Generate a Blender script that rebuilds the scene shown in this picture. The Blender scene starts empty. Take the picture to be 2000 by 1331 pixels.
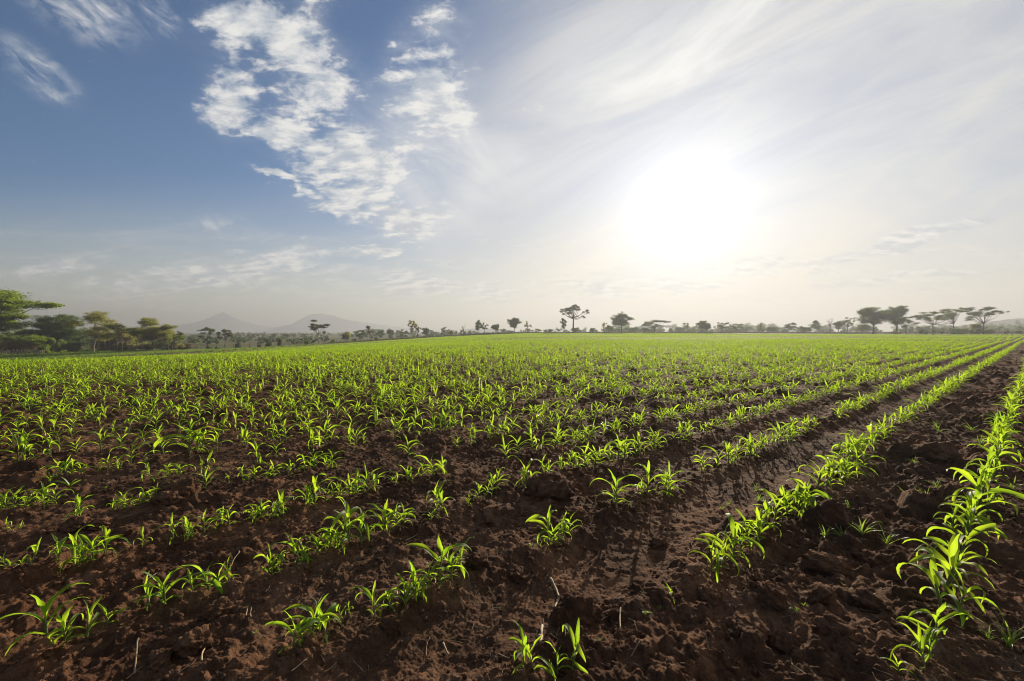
import bpy, bmesh, math, random
import numpy as np
from mathutils import Vector, Matrix

scene = bpy.context.scene
COL = scene.collection
R = math.radians

# ------------------------------------------------------------------ camera
CAM_H = 1.40
FPX = 889.0            # focal length in photograph pixels (2000 wide)
HOR = 646.0            # horizon line in the photograph
cd = bpy.data.cameras.new("camera")
cam = bpy.data.objects.new("camera", cd)
COL.objects.link(cam)
cd.sensor_width = 36.0
cd.lens = FPX / 2000.0 * 36.0
cd.clip_start = 0.02
cd.clip_end = 20000
cam.location = (0, 0, CAM_H)
cam.rotation_euler = (R(90) - math.atan((665.5 - HOR) / FPX), 0, 0)
scene.camera = cam

# ------------------------------------------------------------------ sun, sky, exposure
SUN_EL, SUN_AZ = R(13.7), R(20.8)          # azimuth clockwise from +Y
SUN = Vector((math.sin(SUN_AZ) * math.cos(SUN_EL), math.cos(SUN_AZ) * math.cos(SUN_EL), math.sin(SUN_EL)))
sd = bpy.data.lights.new("sun", 'SUN')
sd.energy = 4.8
sd.angle = R(0.6)
sd.color = (1.0, 0.86, 0.66)
sun = bpy.data.objects.new("sun", sd)
COL.objects.link(sun)
sun.rotation_euler = SUN.to_track_quat('Z', 'Y').to_euler()
sun.location = (20, 40, 30)

vs = scene.view_settings
vs.view_transform = 'Standard'
vs.look = 'None'
vs.gamma = 1.0
vs.use_curve_mapping = False
vs.exposure = 1.22
scene.cycles.use_denoising = True
scene.cycles.filter_width = 1.05
scene.cycles.max_bounces = 5
scene.cycles.transparent_max_bounces = 5
scene.cycles.volume_bounces = 0
scene.cycles.sample_clamp_indirect = 6.0


class NB:
    """small helper to write node graphs"""
    def __init__(s, nt):
        s.nt = nt

    def link(s, v, sock):
        if isinstance(v, bpy.types.NodeSocket):
            s.nt.links.new(v, sock)
        elif v is not None:
            sock.default_value = v

    def node(s, typ, **props):
        n = s.nt.nodes.new(typ)
        for k, v in props.items():
            setattr(n, k, v)
        return n

    def math(s, op, a, b=None, c=None, clamp=False):
        n = s.node('ShaderNodeMath', operation=op, use_clamp=clamp)
        for i, v in enumerate((a, b, c)):
            if v is not None:
                s.link(v, n.inputs[i])
        return n.outputs[0]

    def vmath(s, op, a, b=None, out=0):
        n = s.node('ShaderNodeVectorMath', operation=op)
        s.link(a, n.inputs[0])
        if b is not None:
            s.link(b, n.inputs[3] if op == 'SCALE' else n.inputs[1])
        return n.outputs[out]

    def mapr(s, v, a, b, c=0.0, d=1.0, smooth=True):
        n = s.node('ShaderNodeMapRange', interpolation_type='SMOOTHSTEP' if smooth else 'LINEAR')
        s.link(v, n.inputs[0])
        for i, x in enumerate((a, b, c, d)):
            s.link(x, n.inputs[1 + i])
        return n.outputs[0]

    def mix(s, f, a, b, blend='MIX'):
        n = s.node('ShaderNodeMix', data_type='RGBA', blend_type=blend)
        n.clamp_factor = True
        s.link(f, n.inputs[0])
        s.link(a, n.inputs[6])
        s.link(b, n.inputs[7])
        return n.outputs[2]

    def noise(s, vec, scale, detail=4, rough=0.55, dist=0.0, out=0):
        n = s.node('ShaderNodeTexNoise')
        if vec is not None:
            s.link(vec, n.inputs['Vector'])
        n.inputs['Scale'].default_value = scale
        n.inputs['Detail'].default_value = detail
        n.inputs['Roughness'].default_value = rough
        n.inputs['Distortion'].default_value = dist
        return n.outputs[out]

    def mapping(s, vec, loc=(0, 0, 0), rot=(0, 0, 0), scale=(1, 1, 1), kind='POINT'):
        n = s.node('ShaderNodeMapping', vector_type=kind)
        s.link(vec, n.inputs[0])
        n.inputs[1].default_value = loc
        n.inputs[2].default_value = rot
        n.inputs[3].default_value = scale
        return n.outputs[0]

    def streak(s, vec, deg, along, across, loc=(0, 0, 0)):
        """coordinates drawn out along a direction: turn first, then squeeze"""
        m = s.mapping(vec, loc, (0, 0, math.radians(-deg)))
        return s.mapping(m, scale=(along, across, 1))

    def rgb(s, c):
        return (c[0], c[1], c[2], 1.0)


def build_world():
    w = bpy.data.worlds.new("World")
    scene.world = w
    w.use_nodes = True
    nt = w.node_tree
    nt.nodes.clear()
    b = NB(nt)
    sky = b.node('ShaderNodeTexSky', sky_type='NISHITA')
    sky.sun_disc = False
    sky.sun_elevation = SUN_EL
    sky.sun_rotation = SUN_AZ
    sky.altitude = 50
    sky.air_density = 1.0
    sky.dust_density = 0.0
    sky.ozone_density = 2.4
    gen = b.node('ShaderNodeTexCoord').outputs['Generated']
    sep = b.node('ShaderNodeSeparateXYZ')
    b.link(gen, sep.inputs[0])
    x, y, z = sep.outputs
    yc = b.math('MAXIMUM', y, 0.03)
    u = b.math('DIVIDE', x, yc)
    v = b.math('DIVIDE', z, yc)
    front = b.mapr(y, 0.05, 0.2)
    cmb = b.node('ShaderNodeCombineXYZ')
    b.link(u, cmb.inputs[0]); b.link(v, cmb.inputs[1])
    uv = cmb.outputs[0]
    # cloud plane coordinates: clouds shrink and flatten towards the horizon
    zz = b.math('ADD', b.math('MAXIMUM', z, 0.0), 0.30)
    cp = b.node('ShaderNodeCombineXYZ')
    b.link(b.math('DIVIDE', x, zz), cp.inputs[0])
    b.link(b.math('DIVIDE', y, zz), cp.inputs[1])
    cp = cp.outputs[0]
    sd_ = b.math('MAXIMUM', b.vmath('DOT_PRODUCT', gen, tuple(SUN), out=1), 0.0)
    # angle-based forward scattering by the thin cloud veil round the sun
    g1 = b.math('POWER', sd_, 5.0)
    g2 = b.math('POWER', sd_, 32.0)
    g3 = b.math('ADD', b.math('MULTIPLY', b.math('POWER', sd_, 110.0), 0.55), b.math('POWER', sd_, 700.0))

    # warp for cloud group outlines
    wn = b.noise(cp, 2.6, 5, 0.6, out=1)
    wv = b.vmath('SCALE', b.vmath('SUBTRACT', wn, (0.5, 0.5, 0.5)), 0.26)
    uvw = b.vmath('ADD', uv, wv)
    wv2 = b.vmath('SCALE', b.vmath('SUBTRACT', wn, (0.5, 0.5, 0.5)), 0.07)
    uvs = b.vmath('ADD', uv, wv2)

    def P(px, py):
        return ((px - 1000) / FPX, (HOR - py) / FPX, 0)

    def blob(vec, px, py, rx, ry, rot=0.0, soft=0.35):
        m = b.mapping(vec, P(px, py), (0, 0, R(rot)), (rx / FPX, ry / FPX, 1), 'TEXTURE')
        # flatten z so that only u,v count
        m = b.vmath('MULTIPLY', m, (1, 1, 0))
        return b.mapr(b.vmath('LENGTH', m, out=1), 1.0, soft)

    def union(vec, lst):
        acc = None
        for a in lst:
            k = blob(vec, *a)
            acc = k if acc is None else b.math('MAXIMUM', acc, k)
        return b.math('MULTIPLY', acc, front)

    fluff = b.noise(cp, 4.3, 9, 0.60, 0.25)
    fluff2 = b.noise(b.mapping(cp, (3, 1, 7), (0, 0, 0.5), (1.0, 1.8, 1)), 11.0, 6, 0.60, 0.4)
    flf = b.math('ADD', b.math('MULTIPLY', fluff, 0.62), b.math('MULTIPLY', fluff2, 0.38))
    fine = b.noise(b.mapping(cp, (0, 0, 0), (0, 0, 0.4), (1.0, 1.3, 1)), 27.0, 5, 0.62, 0.5)
    flf = b.math('ADD', flf, b.math('MULTIPLY', b.math('SUBTRACT', fine, 0.5), 0.16))

    # A: broken altocumulus band, upper left of the middle
    nz = b.math('ADD', b.math('MULTIPLY', b.math('SUBTRACT', fluff, 0.5), 2.6), b.math('ADD', b.math('MULTIPLY', b.math('SUBTRACT', fluff2, 0.5), 1.6), b.math('MULTIPLY', b.math('SUBTRACT', fine, 0.5), 1.2)))
    mA = union(uvw, [
        (500, 50, 190, 120, 10, 0.0), (600, 90, 130, 190, 0, 0.0), (460, 170, 120, 120, -30, 0.0), (640, 175, 150, 150, 0, 0.0),
        (575, 250, 190, 75, -22, 0.0), (715, 295, 220, 110, -15, 0.0), (820, 150, 130, 160, -30, 0.0), (880, 225, 130, 120, -20, 0.0),
        (690, 380, 220, 80, -10, 0.0), (780, 415, 190, 80, -15, 0.0), (735, 478, 120, 34, 12, 0.0), (545, 335, 100, 26, -10, 0.0)])
    mA2 = union(uvs, [(1045, 214, 62, 24, 5, 0.0), (1052, 252, 46, 26, 0, 0.0), (588, 465, 40, 14, 8, 0.0)])
    mA = b.math('MAXIMUM', mA, b.math('MULTIPLY', mA2, 0.85))
    dA = b.math('ADD', nz, b.math('SUBTRACT', b.math('MULTIPLY', mA, 1.2), 0.54))
    cA = b.math('MULTIPLY', b.mapr(dA, -0.18, 0.56), b.mapr(mA, 0.02, 0.3))
    # the milky veil the puffs float in, denser to the right
    cA = b.math('MAXIMUM', cA, b.math('MULTIPLY', b.math('MULTIPLY', b.mapr(mA, 0.0, 0.8), b.mapr(fluff, 0.3, 0.65)), b.mapr(u, -0.6, -0.1, 0.25, 0.6)))
    # B: smooth veil spreading from the band to the sun, with its own pointed edge at the right
    soft = b.noise(b.streak(uv, -38, 1.2, 3.2), 3.0, 7, 0.6, 0.6)

    def side(vec, p0, p1, s0, s1):
        """smooth step across the line p0-p1 of the photograph; 1 on its right-hand side going from p0 to p1"""
        dx, dy = p1[0] - p0[0], p1[1] - p0[1]
        L = math.hypot(dx, dy)
        nx, ny = -dy / L, dx / L                       # photograph pixels, y down
        # in u,v: px = 1000+u*F, py = HOR-v*F
        k = (1000 - p0[0]) * nx + (HOR - p0[1]) * ny
        dd = b.math('ADD', b.vmath('DOT_PRODUCT', vec, (nx * FPX, -ny * FPX, 0), out=1), k)
        return b.mapr(dd, s0, s1)
    wB = b.vmath('ADD', uv, b.vmath('SCALE', b.vmath('SUBTRACT', wn, (0.5, 0.5, 0.5)), 0.10))
    eB = b.math('MULTIPLY', side(wB, (860, 150), (1100, 325), -18, 60), side(wB, (1100, 325), (905, 520), -14, 90))
    mB = union(uvs, [(900, 350, 330, 230, -35, 0.15)])
    cB = b.math('MULTIPLY', b.math('MULTIPLY', eB, mB), b.mapr(soft, 0.28, 0.72, 0.30, 0.85))
    # C: long white streak with a sharp lower right edge
    sep2 = b.node('ShaderNodeSeparateXYZ')
    b.link(uvs, sep2.inputs[0])
    su, sv = sep2.outputs[0], sep2.outputs[1]
    # edge curve v = f(u): passes the photograph's (1540,0) (1480,90) (1350,150) (1080,205)
    t = b.math('SUBTRACT', su, (1080 - 1000) / FPX)
    t2 = b.math('MULTIPLY', t, t)
    edge = b.math('ADD', (HOR - 212) / FPX, b.math('ADD', b.math('MULTIPLY', t, 0.10), b.math('MULTIPLY', b.math('MULTIPLY', t2, t), 1.55)))
    h = b.math('ADD', b.math('SUBTRACT', sv, edge), b.math('MULTIPLY', b.math('SUBTRACT', b.noise(b.streak(uv, 33, 2.0, 6.0), 4.0, 6, 0.6), 0.5), 0.09))
    lo = b.mapr(h, -0.022, 0.03)
    hi = b.mapr(h, 0.24, 0.0)
    along = b.math('MULTIPLY', b.mapr(su, 0.0, 0.30), b.mapr(su, 0.85, 0.60))
    str_n = b.noise(b.streak(uvs, 33, 1.0, 5.5), 2.6, 8, 0.62, 0.5)
    cC = b.math('MULTIPLY', b.math('MULTIPLY', lo, hi), b.math('MULTIPLY', along, b.mapr(str_n, 0.28, 0.68, 0.35, 1.0)))
    cC = b.math('MULTIPLY', cC, front)
    # D: thin cirrus haze over the whole right half
    cir = b.noise(b.streak(uv, 24, 0.75, 3.4, (2, 5, 0)), 1.9, 8, 0.6, 0.6)
    mD = b.mapr(b.math('ADD', u, b.math('MULTIPLY', v, -0.25)), -0.48, 0.42)
    cD = b.math('MULTIPLY', b.math('MAXIMUM', mD, b.mapr(sd_, 0.80, 0.97, 0.0, 0.95)), b.mapr(cir, 0.30, 0.72, 0.58, 0.97))
    # E: low drawn-out streaks above the horizon
    low = b.noise(b.mapping(uvs, (0.3, 0.1, 0), (0, 0, R(3)), (1.3, 9.0, 1)), 3.2, 7, 0.62, 0.5)
    mE = b.math('MULTIPLY', b.mapr(v, 0.0, 0.07), b.mapr(v, 0.27, 0.08))
    cE = b.math('MULTIPLY', mE, b.mapr(low, 0.46, 0.68, 0.0, 0.75))
    mE2 = union(uvs, [(530, 515, 190, 45, 4), (300, 555, 330, 40, 4), (120, 520, 170, 26, 6), (870, 560, 260, 50, -2), (1330, 545, 420, 42, 8), (1750, 475, 330, 26, 14), (1800, 540, 260, 20, 6)])
    lowf = b.noise(b.mapping(uvs, (0.7, 0.2, 0), (0, 0, 0), (1.6, 4.6, 1)), 4.6, 8, 0.64, 0.5)
    dE2 = b.math('ADD', lowf, b.math('MULTIPLY', b.math('SUBTRACT', mE2, 1.0), 0.30))
    cE2 = b.math('MULTIPLY', b.mapr(dE2, 0.36, 0.56), 0.9)
    # F: wisps upper left
    mF = union(uvs, [(170, 22, 200, 85, -28, 0.0), (85, 140, 150, 62, -40, 0.0), (318, 40, 80, 50, -50, 0.0), (440, 440, 100, 34, -14, 0.0)])
    wis = b.noise(b.streak(uv, -36, 4.0, 12.0), 2.0, 8, 0.66, 0.8)
    cF = b.math('MULTIPLY', b.math('MULTIPLY', b.mapr(wis, 0.36, 0.74), b.mapr(mF, 0.0, 0.9)), 0.85)
    # behind the camera: broken cloud so that the light is even
    back = b.math('MULTIPLY', b.math('SUBTRACT', 1.0, front), b.mapr(fluff, 0.45, 0.65, 0.0, 0.7))

    def scr(a, c):   # 1-(1-a)(1-c)
        return b.math('SUBTRACT', 1.0, b.math('MULTIPLY', b.math('SUBTRACT', 1.0, a), b.math('SUBTRACT', 1.0, c)))
    thin = cD
    thick = scr(scr(cA, cE), scr(cF, scr(cE2, back)))

    clear = b.mix(1.0, sky.outputs[0], b.rgb((0.0205, 0.0308, 0.0405)), 'MULTIPLY')
    # cloud radiance: white by day, brighter towards the sun
    thin_c = b.mix(g1, b.rgb((0.215, 0.225, 0.235)), b.rgb((0.375, 0.365, 0.350)))
    off = b.vmath('ADD', cp, (0.032, 0.030, 0))           # a step towards the sun: sunlit rims, greyer undersides
    f1s = b.noise(off, 4.3, 5, 0.60, 0.25)
    f2s = b.noise(b.mapping(off, (3, 1, 7), (0, 0, 0.5), (1.0, 1.8, 1)), 11.0, 4, 0.60, 0.4)
    rim = b.math('ADD', b.math('MULTIPLY', b.math('SUBTRACT', fluff, f1s), 1.6), b.math('SUBTRACT', fluff2, f2s))
    shade = b.mapr(rim, -0.22, 0.22)
    thick_c = b.mix(shade, b.rgb((0.215, 0.24, 0.27)), b.rgb((0.38, 0.375, 0.36)))
    c = b.mix(thin, clear, thin_c)
    hv = b.math('MULTIPLY', b.mapr(v, 0.36, -0.02), b.mapr(low, 0.3, 0.7, 0.75, 1.0))
    c = b.mix(b.math('MULTIPLY', b.math('MULTIPLY', hv, front), 0.72), c, b.mix(g1, b.rgb((0.375, 0.340, 0.270)), b.rgb((0.425, 0.360, 0.270))))
    c = b.mix(cB, c, b.mix(g1, b.rgb((0.30, 0.31, 0.32)), b.rgb((0.40, 0.395, 0.38))))
    c = b.mix(cC, c, b.rgb((0.40, 0.395, 0.38)))
    c = b.mix(b.math('MULTIPLY', thick, b.mapr(fluff2, 0.3, 0.65, 0.72, 0.98)), c, thick_c)
    aur = b.math('ADD', b.math('MULTIPLY', g1, 0.0), b.math('ADD', b.math('MULTIPLY', g2, 0.09), b.math('MULTIPLY', g3, 0.29)))
    glow = b.mix(1.0, b.rgb((1.0, 0.97, 0.92)), aur, 'MULTIPLY')
    c = b.mix(1.0, c, glow, 'ADD')
    bg = b.node('ShaderNodeBackground')
    b.link(c, bg.inputs[0])
    bg.inputs[1].default_value = 1.0
    out = b.node('ShaderNodeOutputWorld')
    b.link(bg.outputs[0], out.inputs[0])


build_world()
scene.world.cycles.sampling_method = 'MANUAL'
scene.world.cycles.sample_map_resolution = 256

# ------------------------------------------------------------------ helpers
def tag(o, label=None, cat=None, group=None, kind=None):
    if label: o["label"] = label
    if cat: o["category"] = cat
    if group: o["group"] = group
    if kind: o["kind"] = kind
    return o


def empty(name, loc, rz=0.0):
    o = bpy.data.objects.new(name, None)
    o.empty_display_size = 0.1
    COL.objects.link(o)
    o.location = loc
    o.rotation_euler = (0, 0, rz)
    return o


def np_mesh(name, verts, faces, smooth=True):
    """verts (n,3) array, faces: list of (k, array(m,k)) or one (m,k) array"""
    if not (isinstance(faces, list) and isinstance(faces[0], np.ndarray)):
        faces = [np.asarray(faces)]
    me = bpy.data.meshes.new(name)
    verts = np.asarray(verts, np.float32)
    me.vertices.add(len(verts))
    me.vertices.foreach_set('co', verts.ravel())
    faces = [np.asarray(f, np.int32) for f in faces if len(f)]
    nl = sum(f.size for f in faces)
    npoly = sum(len(f) for f in faces)
    me.loops.add(nl)
    me.polygons.add(npoly)
    me.loops.foreach_set('vertex_index', np.concatenate([f.ravel() for f in faces]))
    starts, off = [], 0
    for f in faces:
        k = f.shape[1]
        starts.append(off + np.arange(len(f)) * k)
        off += f.size
    me.polygons.foreach_set('loop_start', np.concatenate(starts).astype(np.int32))
    if smooth:
        me.polygons.foreach_set('use_smooth', np.ones(npoly, bool))
    me.update(calc_edges=True)
    return me


def obj(name, me, mats=None, parent=None, loc=None):
    if mats is not None:
        for m in (mats if isinstance(mats, (list, tuple)) else [mats]):
            if m.name not in me.materials:
                me.materials.append(m)
    o = bpy.data.objects.new(name, me)
    COL.objects.link(o)
    if parent is not None:
        o.parent = parent
    if loc is not None:
        o.location = loc
    return o


class MB:
    """collects tubes and leaves into one mesh"""
    def __init__(s):
        s.v, s.q, s.n = [], [], 0

    def add(s, v, q):
        v = np.asarray(v, float)
        s.v.append(v)
        s.q.append(np.asarray(q, int) + s.n)
        s.n += len(v)

    def tube(s, pts, rads, k=6):
        pts = np.asarray(pts, float)
        rads = np.asarray(rads, float)
        n = len(pts)
        tan = np.gradient(pts, axis=0)
        tan /= np.linalg.norm(tan, axis=1)[:, None] + 1e-9
        ref = np.array([0.31, 0.95, 0.05]) if abs(tan[0][1]) < 0.8 else np.array([1.0, 0.1, 0.0])
        a = np.cross(tan, ref)
        a /= np.linalg.norm(a, axis=1)[:, None] + 1e-9
        b = np.cross(tan, a)
        ang = np.arange(k) / k * 2 * np.pi
        ring = a[:, None, :] * np.cos(ang)[None, :, None] + b[:, None, :] * np.sin(ang)[None, :, None]
        v = pts[:, None, :] + ring * rads[:, None, None]
        v = np.concatenate([v.reshape(-1, 3), pts[[-1]]])
        q = []
        for i in range(n - 1):
            for j in range(k):
                q.append((i * k + j, i * k + (j + 1) % k, (i + 1) * k + (j + 1) % k, (i + 1) * k + j))
        top = n * k
        for j in range(0, k, 2):
            q.append(((n - 1) * k + j, (n - 1) * k + (j + 1) % k, (n - 1) * k + (j + 2) % k, top))
        s.add(v, q)

    def leaves(s, cen, size, rng, flat=0.0, aspect=0.55):
        """bent rhombic leaf sprays at the centres; flat 0..1 turns them towards level"""
        cen = np.asarray(cen, float)
        n = len(cen)
        if n == 0:
            return
        size = np.broadcast_to(size, (n,)) * rng.uniform(0.6, 1.35, n)
        az = rng.uniform(0, 2 * np.pi, n)
        el = rng.normal(0, 0.75 * (1 - flat) + 0.18, n)
        d = np.stack([np.cos(az) * np.cos(el), np.sin(az) * np.cos(el), np.sin(el)], 1)
        up = rng.normal(0, 1, (n, 3)) * (1 - 0.8 * flat) + np.array([0, 0, 1.0]) * (0.35 + 1.5 * flat)
        sd = np.cross(d, up)
        sd /= np.linalg.norm(sd, axis=1)[:, None] + 1e-9
        nn = np.cross(sd, d)
        w = (size * aspect * 0.5)[:, None]
        l = (size * 0.5)[:, None]
        p0 = cen - d * l
        p1 = cen + sd * w - d * l * 0.1 + nn * l * 0.18
        p2 = cen + d * l - nn * l * 0.12
        p3 = cen - sd * w - d * l * 0.1 + nn * l * 0.18
        v = np.stack([p0, p1, p2, p3], 1).reshape(-1, 3)
        q = np.arange(n * 4).reshape(n, 4)
        s.add(v, q)

    def mesh(s, name, smooth=True):
        return np_mesh(name, np.concatenate(s.v), np.concatenate(s.q), smooth)


# ---- numpy noise
def _hash(ix, iy, seed):
    h = (ix.astype(np.int64) * 374761393 + iy.astype(np.int64) * 668265263 + seed * 1442695041) & 0xFFFFFFFF
    h = ((h ^ (h >> 13)) * 1274126177) & 0xFFFFFFFF
    h = ((h ^ (h >> 16)) * 2246822519) & 0xFFFFFFFF
    return ((h ^ (h >> 15)) & 0xFFFFFF).astype(np.float64) / 0xFFFFFF


def vnoise(x, y, seed):
    """value-gradient noise, about -1..1"""
    ix, iy = np.floor(x), np.floor(y)
    fx, fy = x - ix, y - iy
    u = fx * fx * fx * (fx * (fx * 6 - 15) + 10)
    v = fy * fy * fy * (fy * (fy * 6 - 15) + 10)

    def g(a, b):
        t = _hash(ix + a, iy + b, seed) * 6.2831853
        return np.cos(t) * (fx - a) + np.sin(t) * (fy - b)
    return 1.5 * ((g(0, 0) * (1 - u) + g(1, 0) * u) * (1 - v) + (g(0, 1) * (1 - u) + g(1, 1) * u) * v)


def clods(x, y, cell, rmin, rmax, seed, keep=0.7):
    """height of round lumps scattered one per cell"""
    ix, iy = np.floor(x / cell), np.floor(y / cell)
    out = np.zeros_like(x)
    for a in (-1, 0, 1):
        for b in (-1, 0, 1):
            jx, jy = ix + a, iy + b
            cx = (jx + _hash(jx, jy, seed)) * cell
            cy = (jy + _hash(jx, jy, seed + 1)) * cell
            hr = _hash(jx, jy, seed + 2)
            r = rmin + (rmax - rmin) * hr * hr
            on = _hash(jx, jy, seed + 3) < keep
            ec = 0.6 + 0.8 * _hash(jx, jy, seed + 4)
            d2 = ((x - cx) ** 2 * ec + (y - cy) ** 2 / ec) / (r * r)
            hgt = np.where(on, r * 0.75 * np.clip(1 - d2, 0, 1) ** 0.6, 0)
            out = np.maximum(out, hgt)
    return out


def sstep(a, b, t):
    t = np.clip((np.asarray(t, float) - a) / (b - a), 0, 1)
    return t * t * (3 - 2 * t)


# ------------------------------------------------------------------ terrain
TH = math.atan((2030 - 1000) / FPX)                 # heading of the crop rows
RD = (math.sin(TH), math.cos(TH))                   # along a row
RN = (-math.cos(TH), math.sin(TH))                  # across the rows, away to the left
_r = random.Random(5)
ROWS = [0.276, 1.309, 2.059, 2.906, 3.69]           # row offsets measured in the photograph
while ROWS[-1] < 190:
    ROWS.append(ROWS[-1] + 0.81 + _r.uniform(-0.05, 0.05))
ROWS = np.array([-1.55, -0.62] + ROWS)


def land(x, y):
    """large shape of the land: level here, falling gently to the left"""
    x = np.asarray(x, float); y = np.asarray(y, float)
    t = sstep(10, -80, x)
    far = sstep(0, 60, y)
    return -3.3 * t * far + 0.12 * vnoise(x / 37.0, y / 37.0, 9) * sstep(15, 60, y) * (1 - sstep(150, 400, y))


def rowoff(q):
    i = np.clip(np.searchsorted(ROWS, q), 1, len(ROWS) - 1)
    d0, d1 = q - ROWS[i - 1], q - ROWS[i]
    return np.where(np.abs(d0) < np.abs(d1), d0, d1)


def micro(x, y):
    """clods, furrows and crumbs of the tilled soil"""
    x = np.asarray(x, float); y = np.asarray(y, float)
    q = x * RN[0] + y * RN[1]
    a = x * RD[0] + y * RD[1]
    r = np.hypot(x, y)
    qq = q + 0.05 * vnoise(a * 0.9, q * 0.9, 3)
    off = rowoff(qq)
    track = sstep(0.34, 0.16, np.abs(qq - 1.70)) + 0.8 * sstep(0.3, 0.12, np.abs(qq - 2.5)) * sstep(1.5, 4, a)
    rough = (1 - 0.64 * np.clip(track, 0, 1)) * (0.75 + 0.5 * vnoise(x / 1.3, y / 1.3, 4)) * (1 + 0.75 * sstep(1.15, 0.95, qq) * sstep(0.2, 0.5, qq))
    rough = np.clip(rough, 0.1, 1.9)
    fade = 1 - sstep(25, 90, r)
    h = 0.022 * np.exp(-(off / 0.16) ** 2) - 0.028 * np.clip(track, 0, 1)
    # long furrow ripples drawn along the rows
    h = h + rough * 0.020 * vnoise(a / 0.75, q / 0.17, 21)
    h = h + rough * 0.034 * vnoise(x / 0.48, y / 0.48, 22)
    h = h + rough * 0.024 * vnoise(x / 0.19, y / 0.19, 23)
    f1 = 1 - sstep(10, 25, r)
    wx = x + 0.035 * vnoise(x / 0.12, y / 0.12, 31)
    wy = y + 0.035 * vnoise(x / 0.12, y / 0.12, 32)
    big = clods(wx, wy, 0.42, 0.05, 0.17, 41, 0.40)
    med = clods(wx, wy, 0.17, 0.025, 0.075, 51, 0.55)
    sm = clods(x, y, 0.065, 0.010, 0.030, 61, 0.55)
    h = h + np.clip(rough - 0.2, 0, 2) * (big * 0.95 + med * 1.05) * fade
    h = h + (0.25 + 0.75 * np.clip(rough, 0, 1)) * sm * 1.1 * f1
    h = h + f1 * rough * (0.013 * vnoise(x / 0.075, y / 0.075, 24) + 0.0065 * vnoise(x / 0.031, y / 0.031, 25))
    # crumbly texture: rounded crumbs parted by creases
    for w_, a_, sd_ in ((0.11, 0.020, 27), (0.052, 0.014, 28), (0.026, 0.0085, 29)):
        h = h + f1 * (0.25 + 0.75 * np.clip(rough, 0, 1.4)) * a_ * (0.35 - np.abs(vnoise(wx / w_ + 7, wy / w_, sd_)))
    n = 1 - sstep(4, 9, r)
    h = h + n * 0.0032 * vnoise(x / 0.013, y / 0.013, 26)
    return h


# outline of the crop field: nothing sown beyond it (left boundary and far end)
EDGE = [(-300, 40), (-72.0, 66.0), (-60, 84), (-54, 120), (-30, 178), (24, 212), (80, 214), (160, 204), (300, 180)]
EX = np.array([e[0] for e in EDGE]); EY = np.array([e[1] for e in EDGE])


def in_field(x, y, grow=0.0):
    return y < np.interp(x, EX, EY) + grow


def gz(x, y):
    """ground height at a point"""
    x = np.atleast_1d(np.asarray(x, float)); y = np.atleast_1d(np.asarray(y, float))
    z = land(x, y) + np.where(in_field(x, y, 1.0), micro(x, y), 0.0)
    return z


def verge(x, y):
    """bank at the boundary and the drop to the pasture beyond"""
    rf = np.hypot(x, y)
    dd = y - np.interp(x, EX, EY)
    z = 0.35 * np.exp(-((dd - 3.0) / 2.0) ** 2) * (rf > 40)
    z = z - 0.9 * sstep(6, 30, dd) * sstep(-52, -44, x)
    return z - sstep(300, 2600, rf) * 4.0


def at(px, Y):
    """world point on the ground at depth Y seen at photograph column px"""
    X = (px - 1000.0) / FPX * Y
    return X, Y, float(land(X, Y) + verge(X, np.float64(Y)))


def top_at(py, Y):
    return CAM_H + (HOR - py) / FPX * Y


def unproject(px, py, h=0.0):
    """point on the level ground at height h seen at photograph pixel (px,py), py below the horizon"""
    Y = FPX * (CAM_H - h) / (py - HOR)
    return (px - 1000.0) / FPX * Y, Y


def proj(x, y, z):
    return 1000 + x / y * FPX, HOR + (CAM_H - z) / y * FPX


# ------------------------------------------------------------------ materials
def new_mat(name):
    m = bpy.data.materials.new(name)
    m.use_nodes = True
    m.node_tree.nodes.clear()
    return m, NB(m.node_tree)


def finish(b, surf):
    o = b.node('ShaderNodeOutputMaterial')
    b.link(surf, o.inputs[0])


def principled(b, color, rough=0.8, spec=0.3, normal=None):
    p = b.node('ShaderNodeBsdfPrincipled')
    b.link(color, p.inputs['Base Color'])
    b.link(rough, p.inputs['Roughness'])
    p.inputs['Specular IOR Level'].default_value = spec
    if normal is not None:
        b.link(normal, p.inputs['Normal'])
    return p.outputs[0]


def bump(b, h, strength, dist):
    n = b.node('ShaderNodeBump')
    b.link(h, n.inputs['Height'])
    n.inputs['Strength'].default_value = strength
    n.inputs['Distance'].default_value = dist
    return n.outputs[0]


def leaf_mat(name, c1, c2, t1, t2, transl=0.5, rough=0.45, spec=0.4, noise_scale=0.6, use_coord='Object'):
    m, b = new_mat(name)
    rnd = b.node('ShaderNodeObjectInfo').outputs['Random']
    co = b.node('ShaderNodeTexCoord').outputs[use_coord]
    f = b.math('ADD', b.math('MULTIPLY', b.noise(co, noise_scale, 3), 0.8), b.math('MULTIPLY', rnd, 0.35))
    f = b.mapr(f, 0.3, 0.9)
    col = b.mix(f, b.rgb(c1), b.rgb(c2))
    tc = b.mix(f, b.rgb(t1), b.rgb(t2))
    p = principled(b, col, rough, spec)
    t = b.node('ShaderNodeBsdfTranslucent')
    b.link(tc, t.inputs[0])
    mx = b.node('ShaderNodeMixShader')
    mx.inputs[0].default_value = transl
    b.link(p, mx.inputs[1]); b.link(t.outputs[0], mx.inputs[2])
    finish(b, mx.outputs[0])
    return m


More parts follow.
